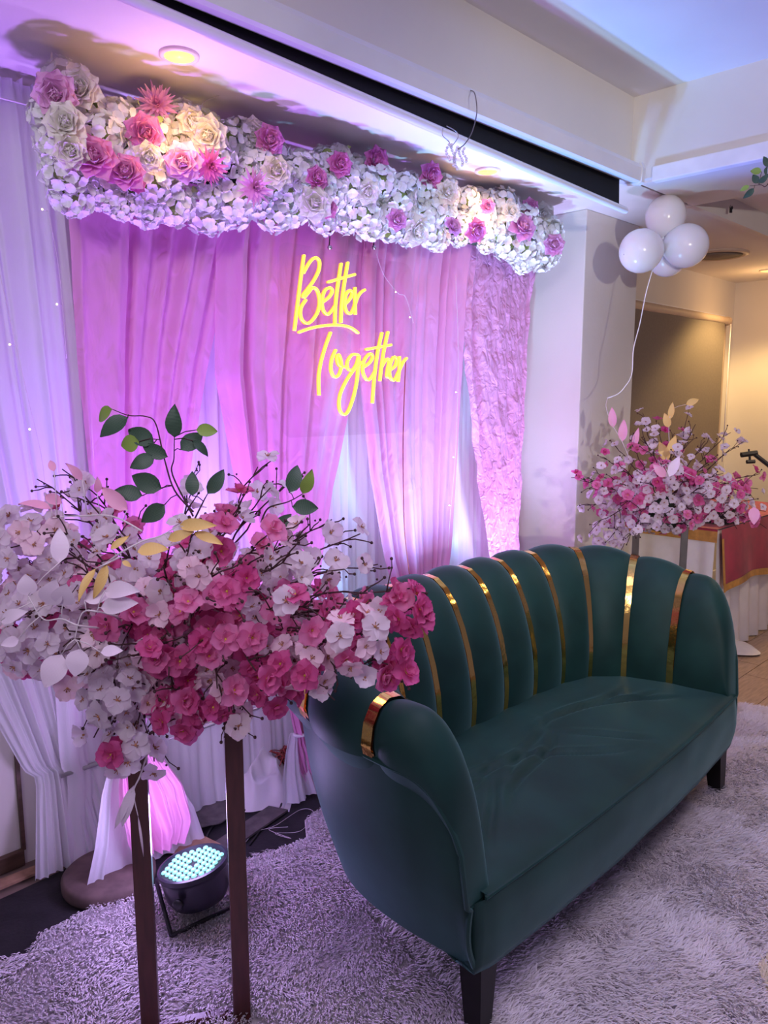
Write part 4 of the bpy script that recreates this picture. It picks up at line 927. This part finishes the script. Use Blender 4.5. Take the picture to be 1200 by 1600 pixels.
sprig(arr, [Z1(640, 1180, D+.06), Z1(520, 1150, D), Z1(440, 1160, D), Z1(400, 1300, D)], [(Z1(*b, D), Z1(*t_, D + rs.uniform(-.03, .02)), w_, m_, nr()) for b, t_, w_, m_ in gl], 'palestem')
D = 1.62
gl = [((275,600),(98,572),.42,'leafpink'),((330,572),(243,528),.45,'leafpink'),((440,445),(352,355),.4,'leafpink'),((520,515),(522,428),.5,'leafpink'),((682,605),(543,482),.45,'leafpink'),((62,637),(-20,630),.5,'leafpink'),((290,400),(268,340),.5,'leafpink')]
sprig(arr, [Z1(760, 720, D), Z1(600, 640, D), Z1(400, 640, D), Z1(220, 650, D), Z1(60, 637, D)], [(Z1(*b, D), Z1(*t_, D + rs.uniform(-.03, .03)), w_, m_, nr()) for b, t_, w_, m_ in gl], 'palestem')
# torn pale paper leaves hanging at the post
gl = [((668,730),(610,935),.28,'leaflav'),((650,770),(572,945),.2,'leaflav'),((690,880),(718,1085),.06,'leaflav')]
W1 = lambda x, y, d=1.5: atd(x/3.2, 1000 + y/3.2, d)
sprig(arr, [W1(740, 560), W1(700, 680), W1(668, 760), W1(690, 880)], [(W1(*b), W1(*t_, 1.5), w_, m_, nr()) for b, t_, w_, m_ in gl], 'palestem')

# ================================================================== second stand and arrangement beside the sofa
DF = 3.42
pl_, pr_ = atd(995, 850, DF), atd(1066, 850, DF)
mid2 = (pl_ + pr_)/2; VF = (mid2 - O).normalized(); ax2 = VF.cross(UP).normalized(); fw2 = UP.cross(ax2).normalized()
frame_stand(mid2, ax2, fw2, (pr_ - pl_).length/2, FS_TOP + .06, .015, 'darksteel', 'tall grey metal two-post flower stand behind the right end of the sofa', 'flower stands')
C1 = Vector((mid2.x, mid2.y, FS_TOP + .12))
arr2 = thing('flower_arrangement', (mid2.x, mid2.y, FS_TOP + .07), 'white and pink artificial blossom arrangement on the grey stand behind the sofa', 'flower arrangement', 'blossom arrangements')
mb = MB(); mb.ball(C1 - UP*.03, .085, 14, 10, 0, (1, 1, .95)); mb.build('floral_foam', 'foam', arr2)
T2 = [(1005,645,3.5,'w'),(1000,668,3.4,'w'),(1075,640,3.5,'w'),(1085,662,3.4,'w'),(1102,690,3.35,'w'),(1140,675,3.4,'w'),(1165,688,3.4,'w'),(955,690,3.5,'w'),(960,722,3.3,'w'),(1020,682,3.3,'w'),(935,762,3.3,'w'),(915,790,3.4,'w'),(920,832,3.35,'w'),(968,865,3.25,'w'),(950,850,3.35,'w'),(992,838,3.2,'w'),(1000,800,3.15,'w'),(1042,820,3.15,'w'),(1092,800,3.2,'w'),(1130,780,3.2,'w'),(1162,790,3.25,'w'),(1185,762,3.35,'w'),(1152,825,3.3,'w'),(1010,750,3.15,'w'),(1060,742,3.12,'w'),(1100,765,3.12,'w'),(925,738,3.4,'w'),(1195,800,3.4,'w'),(1062,700,3.25,'w'),(1130,740,3.2,'w'),
 (893,745,3.4,'p'),(905,752,3.35,'p'),(938,715,3.4,'p'),(982,692,3.4,'p'),(1030,662,3.5,'p'),(1052,678,3.45,'p'),(1120,715,3.25,'p'),(1090,738,3.15,'p'),(1188,740,3.3,'p'),(1198,825,3.35,'p'),(1065,815,3.2,'p'),(978,780,3.2,'p'),(1030,735,3.2,'p'),(1160,750,3.35,'p'),(1168,810,3.3,'p')]
for (px, py, d, c) in T2:
    tip = atd(px, py, d); far = (tip - C1).length; cnt = 4 if far < .2 else (5 if far < .36 else 6)
    blossom_branch(arr2, C1 + (tip - C1).normalized()*.07, tip, .03 + (.07 if py > 820 else 0), BL[c], cnt, .80, rs, .30, 3, .032, C1, -VF)
filler(arr2, C1 + UP*.02, -VF, .20, 160, .8, 'wwwp', .72)
filler(arr2, C1 + ax2*.2 + UP*.05, -VF, .16, 80, .8, 'wwwp', .7)
filler(arr2, C1 - ax2*.17 + UP*.02, -VF, .14, 70, .8, 'wwp', .7)
filler(arr2, C1 - ax2*.22 - UP*.14, -VF, .08, 30, .8, 'www', 1.0)
fill_done(arr2)
D = 3.4
sprig(arr2, [atd(985, 720, D), atd(972, 690, D), atd(955, 660, D), atd(947, 635, D), atd(950, 622, D)], [(atd(958, 668, D), atd(956, 636, D), .4, 'leafpink', -VF), (atd(972, 690, D), atd(975, 655, D), .4, 'leafpink', -VF), (atd(990, 700, D), atd(998, 668, D), .3, 'leafpink', -VF)], 'palestem')
sprig(arr2, [atd(1035, 740, D), atd(1045, 700, D), atd(1045, 670, D), atd(1048, 640, D)], [(atd(1045, 668, D), atd(1038, 645, D), .5, 'leafyel', -VF), (atd(1047, 655, D), atd(1051, 628, D), .35, 'leafyel', -VF), (atd(1043, 720, D), atd(1030, 690, D), .5, 'leafyel', -VF), (atd(1072, 632, D), atd(1092, 624, D), .5, 'leafyel', -VF), (atd(1045, 710, D), atd(1056, 680, D), .4, 'leafyel', -VF)], 'palestem')
sprig(arr2, [atd(1000, 760, 3.15), atd(1020, 735, 3.1), atd(1040, 725, 3.1)], [(atd(1040, 745, 3.1), atd(1020, 725, 3.1), .5, 'leafpink', -VF), (atd(1045, 745, 3.1), atd(1062, 712, 3.1), .4, 'leaflav', -VF), (atd(1178, 792, 3.2), atd(1178, 820, 3.2), .6, 'leafpink', -VF)], 'palestem')

# ================================================================== balloons
DB = 3.40
t = thing('balloon_cluster', atd(1018, 425, DB), 'cluster of four white balloons with a ribbon floating in front of the pillar', 'balloons')
bal = [(1040, 338, DB + .02, 31, 34, .10), (1002, 392, DB - .04, 34, 33, -.5), (1072, 384, DB - .03, 34, 32, .6), (1043, 402, DB + .10, 30, 29, 0)]
for px, py, d, rx, ry_, tl_ in bal:
    c = atd(px, py, d); R = rx/FPX*d; R2 = ry_/FPX*d
    knot = (atd(1035, 385, DB) - c).normalized()
    q = knot.to_track_quat('-Z', 'Y'); rows = []
    for i in range(21):
        th = PI*i/20; z = math.cos(th); r = math.sin(th)*(1 + .0*z); k = 1.0
        if z < 0: r *= (1 - .12*z*z); k = 1.07
        r = max(r, .02); rows.append([c + q @ Vector((R*.985*r*math.cos(a), R*.985*r*math.sin(a), (R+R2)/2*1.02*z*k)) for a in np.linspace(0, 2*PI, 28, endpoint=False)])
    mb = MB(); mb.grid(rows, closev=True); o = mb.build('balloon', 'balloon', t)
    e = c + q @ Vector((0, 0, -(R+R2)/2*1.09)); MB().lathe(e, [(.004, -.004), (.006, .002), (.011, .012)], q @ Vector((0, 0, -1)), 10).build('knot', 'balloon', o)
MB().tube(catmull([atd(1030, 388, DB), atd(1019, 424, DB - .02), atd(1009, 460, DB), atd(1000, 505, DB), atd(990, 545, DB), atd(987, 585, DB), atd(976, 605, DB), atd(965, 616, DB), atd(949, 622, DB)], 7), .0026, 5).build('ribbon', 'ribbon', t)

# ================================================================== stage light
pc = Vector((1.055, 1.835, 0.165)); pn = Vector((-.10, .16, 1)).normalized()
t = thing('stage_light', (1.055, 1.835, 0), 'round black LED stage light with glowing lenses on the rug behind the flower stand', 'stage light')
R = .098
body = MB().lathe(pc, [(.055, -.105), (.078, -.10), (R*.93, -.075), (R*.98, -.02), (R, -.012), (R*1.03, -.008), (R*1.03, .006), (R*.96, .008), (R*.92, -.002)], pn, 40).build('body', 'blue_black', t); smoothshade(body, 30)
MB().disc(pc + pn*-.001, R*.93, pn, 40).build('face_plate', 'black', t, False)
q = pn.to_track_quat('Z', 'Y'); lens = MB().lathe((0, 0, 0), [(.0078, 0), (.0078, .003), (.0055, .0055), (.002, .0065)], n=12).mesh('led_lens', 'led')
pitch_ = .0205; k = 0
for i in range(-5, 6):
    for j in range(-5, 6):
        x = (i + .5*(j % 2))*pitch_; y = j*pitch_*.866
        if math.hypot(x, y) > R*.86 or math.hypot(x, y) < .012: continue
        o = link('led_lens', lens, t, pc + q @ Vector((x, y, .001))); o.rotation_mode = 'QUATERNION'; o.rotation_quaternion = q
yk = []
a = CR*1.0
for s in (-1, 1):
    side = pc + q @ Vector((s*(R + .012), 0, -.05))
    MB().lathe(side, [(.014, -.006), (.016, .004), (.010, .008)], (q @ Vector((s, 0, 0))), 12).build('knob', 'black', t)
fl, fr = Vector((0.945, 1.775, .03)), Vector((1.178, 1.755, .03))
yk = [pc + CR*-(R + .012) - UP*.045, fl, fr, pc + CR*(R + .012) - UP*.045]
mb = MB(); mb.tube(yk[:2], .006, 6); mb.tube(yk[1:3], .006, 6); mb.tube(yk[2:], .006, 6); mb.build('bracket', 'black', t)
MB().tube(catmull([pc + pn*-.10 + Vector((.02, .05, 0)), (1.16, 1.93, .012), (1.25, 2.1, .012), (1.36, 2.2, .012), (1.5, 2.2, .012)], 6), .004, 6).build('power_cable', 'black', t)

# ================================================================== floor clutter below the drapes
rows = []
P4 = [atz(243, 1305, .012), atz(250, 1262, .012), atz(350, 1228, .012), atz(365, 1290, .012), atz(300, 1302, .012)]
def slab(name, poly, h, mat, label, cat, group=None):
    n = len(poly); o = MB().add([(p[0], p[1], p[2]) for p in poly] + [(p[0], p[1], p[2] + h) for p in poly], [tuple(range(n))[::-1], tuple(range(n, 2*n))] + [(i, (i+1) % n, n+(i+1) % n, n+i) for i in range(n)]).build(name, mat, None, False)
    return tag(o, label, cat, group)
def jag(pts, amp, k=6):
    out = []
    for a, b in zip(pts, pts[1:] + pts[:1]):
        for i in range(k): q = a.lerp(b, i/k); out.append(q + Vector((rs.uniform(-amp, amp), rs.uniform(-amp, amp), 0)))
    return out
slab('rubber_mat', jag([atz(243, 1278, .022), atz(265, 1262, .022), atz(352, 1232, .022), atz(364, 1262, .022), atz(350, 1285, .022), atz(285, 1302, .022)], .004), .004, 'slate', 'torn dark rubber mat lying on the floor behind the mahogany stand', 'mat')
slab('cardboard_sheet', [atz(240, 1285, .012), atz(300, 1300, .012), atz(345, 1322, .012), atz(300, 1340, .012), atz(240, 1330, .012)], .008, 'card', 'rough brown cardboard sheet below the torn dark mat', 'cardboard')
slab('wood_board', [atz(330, 1322, .010), atz(420, 1262, .010), atz(450, 1268, .010), atz(360, 1330, .010)], .008, 'slate', 'narrow grey wooden board running past the right post of the mahogany stand', 'board')
slab('wood_board', [atz(-20, 1385, .010), atz(150, 1318, .010), atz(152, 1326, .010), atz(-20, 1400, .010)], .008, 'card', 'thin pale wooden strip along the wall foot at the lower left', 'board')
# crumpled satin
t = None
c = atz(405, 1235, 0); rows = []
for i in range(60):
    row = []
    for j in range(60):
        u, v = i/59*2 - 1, j/59*2 - 1; rr = math.hypot(u, v); a = math.atan2(v, u)
        e = max(0, 1 - rr**2.2)
        h = .085*e**.8*(1 + .5*noise.noise((u*1.4, v*1.4, 4))) + e*(.055*(1 - 2.2*abs(noise.noise((u*1.9 + 2, v*1.5 + u, 9)))) + .012*noise.noise((u*4, v*4, 2)))
        row.append(c + CR*(u*.135*(1 + .15*noise.noise((a, 1, 1)))) + FH*(v*.17*(1 + .2*noise.noise((a*1.3, 5, 1)))) + UP*(.008 + max(0, h)))
    rows.append(row)
tag(MB().grid(rows).build('crumpled_cloth', 'satin', None, True, False), 'crumpled heap of white satin cloth on the floor left of the pink puff', 'cloth')
# tangle of red wire
c = atz(448, 1198, .05); pts = []
for k in range(90): pts.append(c + Vector((rs.uniform(-.06, .06), rs.uniform(-.05, .05), rs.uniform(-.04, .09))))
tag(MB().tube(catmull(pts, 4), .0022, 4).build('wire_tangle', 'wire'), 'tangle of dark red wire behind the crumpled satin', 'wire')
tag(MB().tube(catmull([atz(390, 1320, .006), atz(420, 1280, .006), atz(438, 1262, .006), atz(440, 1240, .02)], 6), .004, 5).build('floor_cable', 'black'), 'black cable running beside the crumpled satin', 'cable')
pts = [atz(x, y, .010) for x, y in ((380, 1320), (400, 1300), (430, 1290), (470, 1265), (490, 1270), (470, 1298), (430, 1302), (455, 1310), (420, 1296), (450, 1292))]
tag(MB().tube(catmull(pts, 8), .0009, 4).build('loose_thread', 'palestem'), 'thin pale thread lying on the black floor cloth', 'thread')

# ================================================================== dining table
t = thing('dining_table', (5.0, 2.0, 0), 'banquet table under a floor-length white cloth behind the sofa', 'table')
TX0, TX1, TY0, TY1, TZ = 4.36, 5.75, 1.70, 2.36, .755
MB().box((TX0, TY0, TZ - .02), (TX1, TY1, TZ), bev=.006).build('tablecloth_top', 'whitebg', t, False)
def skirt(a, b, n, outd):
    a, b = Vector(a), Vector(b); rows = []; d = (b - a).normalized(); nn = Vector((d.y, -d.x, 0))*outd
    for i in range(n + 1):
        u = i/n; row = []
        for z in np.linspace(TZ - .005, .012, 14):
            f = (TZ - z)/TZ; w = .020*f**.6*math.sin(u*(b-a).length*42 + .8*math.sin(u*7)) + .03*f; row.append(a + (b-a)*u + nn*(w + .004) + UP*z)
        rows.append(row)
    return MB().grid(rows).build('tablecloth_skirt', 'whitebg', t, True, False)
skirt((TX0, TY0, 0), (TX1, TY0, 0), 130, 1); skirt((TX0, TY0, 0), (TX0, TY1, 0), 80, -1)
rows = [[Vector((4.46 + .30*u + .03*math.sin(a), 1.66 - .16*math.sin(PI*u)*a/3, .012 + .05*(1-a/3)*math.sin(PI*u))) for a in (0, 1, 2, 3)] for u in np.linspace(0, 1, 16)]
MB().grid(rows).build('cloth_train', 'whitebg', t, True, False)
for x, y in ((TX0 + .08, TY0 + .08), (TX1 - .08, TY0 + .08), (TX0 + .08, TY1 - .08), (TX1 - .08, TY1 - .08)): MB().tube([(x, y, 0), (x, y, TZ - .02)], .018, 8).build('leg', 'darksteel', t)
t = thing('table_runner', (4.9, 1.9, TZ), 'crimson velvet table cover with gold border over the white tablecloth', 'table cover')
def strip(name, fn, u0, u1, v0, v1, mat, nu=40, nv=8):
    MB().grid([[fn(u0 + (u1-u0)*i/nu, v0 + (v1-v0)*j/nv) for j in range(nv + 1)] for i in range(nu + 1)]).build(name, mat, t, True, False)
zt_ = TZ + .006
strip('cover_top', lambda u, v: Vector((u, v, zt_ + .002*noise.noise((u*6, v*6, 0)))), TX0 - .008, TX1, TY0 - .012, TY1, 'red')
fr_ = lambda u, v: Vector((u, TY0 - .030 - .010*(v/.3)*(1 + math.sin(u*14)) - .09*v, zt_ - v))
strip('front_drop', lambda u, v: fr_(u, v*(1 + .06*math.sin(u*5))), TX0 + .0, TX1, 0, .315, 'red')
strip('front_border', lambda u, v: fr_(u, v*(1 + .06*math.sin(u*5))) - Vector((0, .002, 0)), TX0 + .0, TX1, .315, .355, 'goldcloth')
sd_ = lambda u, v: Vector((TX0 - .014 - .02*v, u, zt_ - v))
strip('side_border', sd_, TY0 - .014, TY1, .012, .075, 'goldcloth'); strip('side_drop', sd_, TY0 - .014, TY1, 0, .012, 'red')
strip('corner_border', lambda u, v: Vector((TX0 - .016 + v, TY0 - .036 - .10*u, zt_ - u)), .05, .355, 0, .03, 'goldcloth', 12, 3)
for k, (px, py, lab) in enumerate(((1076, 822, 'black open tray on the crimson table cover nearest the grey stand'), (1152, 818, 'black open tray on the crimson table cover further right'))):
    p = atz(px, py, TZ + .01); t = thing('food_tray', p, lab, 'tray', 'black trays')
    z = TZ + .012; rows = []; ww, dd = .115, .085
    prof = [(.88, 0), (1, .085), (1.06, .09), (1.04, .094), (.95, .088), (.84, .008)]
    for s, h in prof: rows.append([Vector((p.x + a*ww*s, p.y + .09 + b*dd*s, z + h)) for a, b in ((-1, -.85), (-.9, -1), (.9, -1), (1, -.85), (1, .85), (.9, 1), (-.9, 1), (-1, .85))])
    mb = MB(); mb.grid(rows, closev=True); kk = len(mb.v); mb.f.append(tuple(range(8))[::-1]); mb.mi.append(0); mb.f.append(tuple(range(kk-8, kk))); mb.mi.append(0); mb.build('tray_body', 'black', t, False)
    for s in (-1, 1): MB().box((p.x + s*ww*1.02 - .008, p.y + .06, z + .088), (p.x + s*ww*1.02 + .008, p.y + .12, z + .098), bev=.003).build('tray_handle', 'black', t)
# camera gimbal on a stand on the table
D = 4.3
G3 = lambda x, y: atd(1000 + x/6, 640 + y/6, D)
t = thing('camera_gimbal', (G3(1420, 690).x, G3(1420, 690).y, TZ), 'black camera stabiliser arm standing on the table behind the far flowers', 'camera gimbal')
G3 = lambda x, y: atd(1000 + x/6, 640 + y/6, D)
def gb(name, a, b, w): MB().tube([a, b], w, 6).build(name, 'black', t, False)
gb('head', G3(948, 425), G3(1095, 405), .016); gb('arm', G3(1075, 420), G3(1420, 690), .013); gb('motor', G3(1028, 440), G3(1030, 495), .007); gb('counterweight', G3(1000, 490), G3(1075, 485), .012); gb('knob', G3(1020, 370), G3(1022, 410), .005)
e = G3(1420, 690); gb('pole', e, Vector((e.x, e.y, TZ + .01)), .009); MB().lathe((e.x, e.y, TZ + .008), [(.06, 0), (.06, .006), (.02, .014)], n=18).build('base', 'black', t)

# ================================================================== hanging vine at the upper right
XV = 3.06
V3 = lambda x, y: atx(1080 + x/7.275, 220 + y/7.275, XV)
t = thing('artificial_vine', V3(1000, 200), 'green artificial vine sprig hanging from the ceiling trim at the upper right', 'artificial vine')
vn = -(V3(800, 400) - O).normalized()
gl = [((872,300),(823,175),.5,'leaf'),((800,350),(672,342),.6,'leafy'),((765,482),(700,382),.6,'leaf'),((772,482),(885,372),.5,'leaf'),((662,512),(552,572),.5,'leafy'),((715,540),(588,655),.5,'leaf'),((850,300),(850,400),.4,'leaf'),((960,420),(1060,520),.5,'leaf'),((960,330),(1040,230),.5,'leaf')]
sprig(t, [V3(1250, 60), V3(1100, 260), V3(960, 370), V3(850, 515), V3(790, 500), V3(665, 512)], [(V3(*b), V3(*t_), w_, m_, vn + Vector((rs.uniform(-.3, .3), rs.uniform(-.3, .3), rs.uniform(-.3, .3)))) for b, t_, w_, m_ in gl])
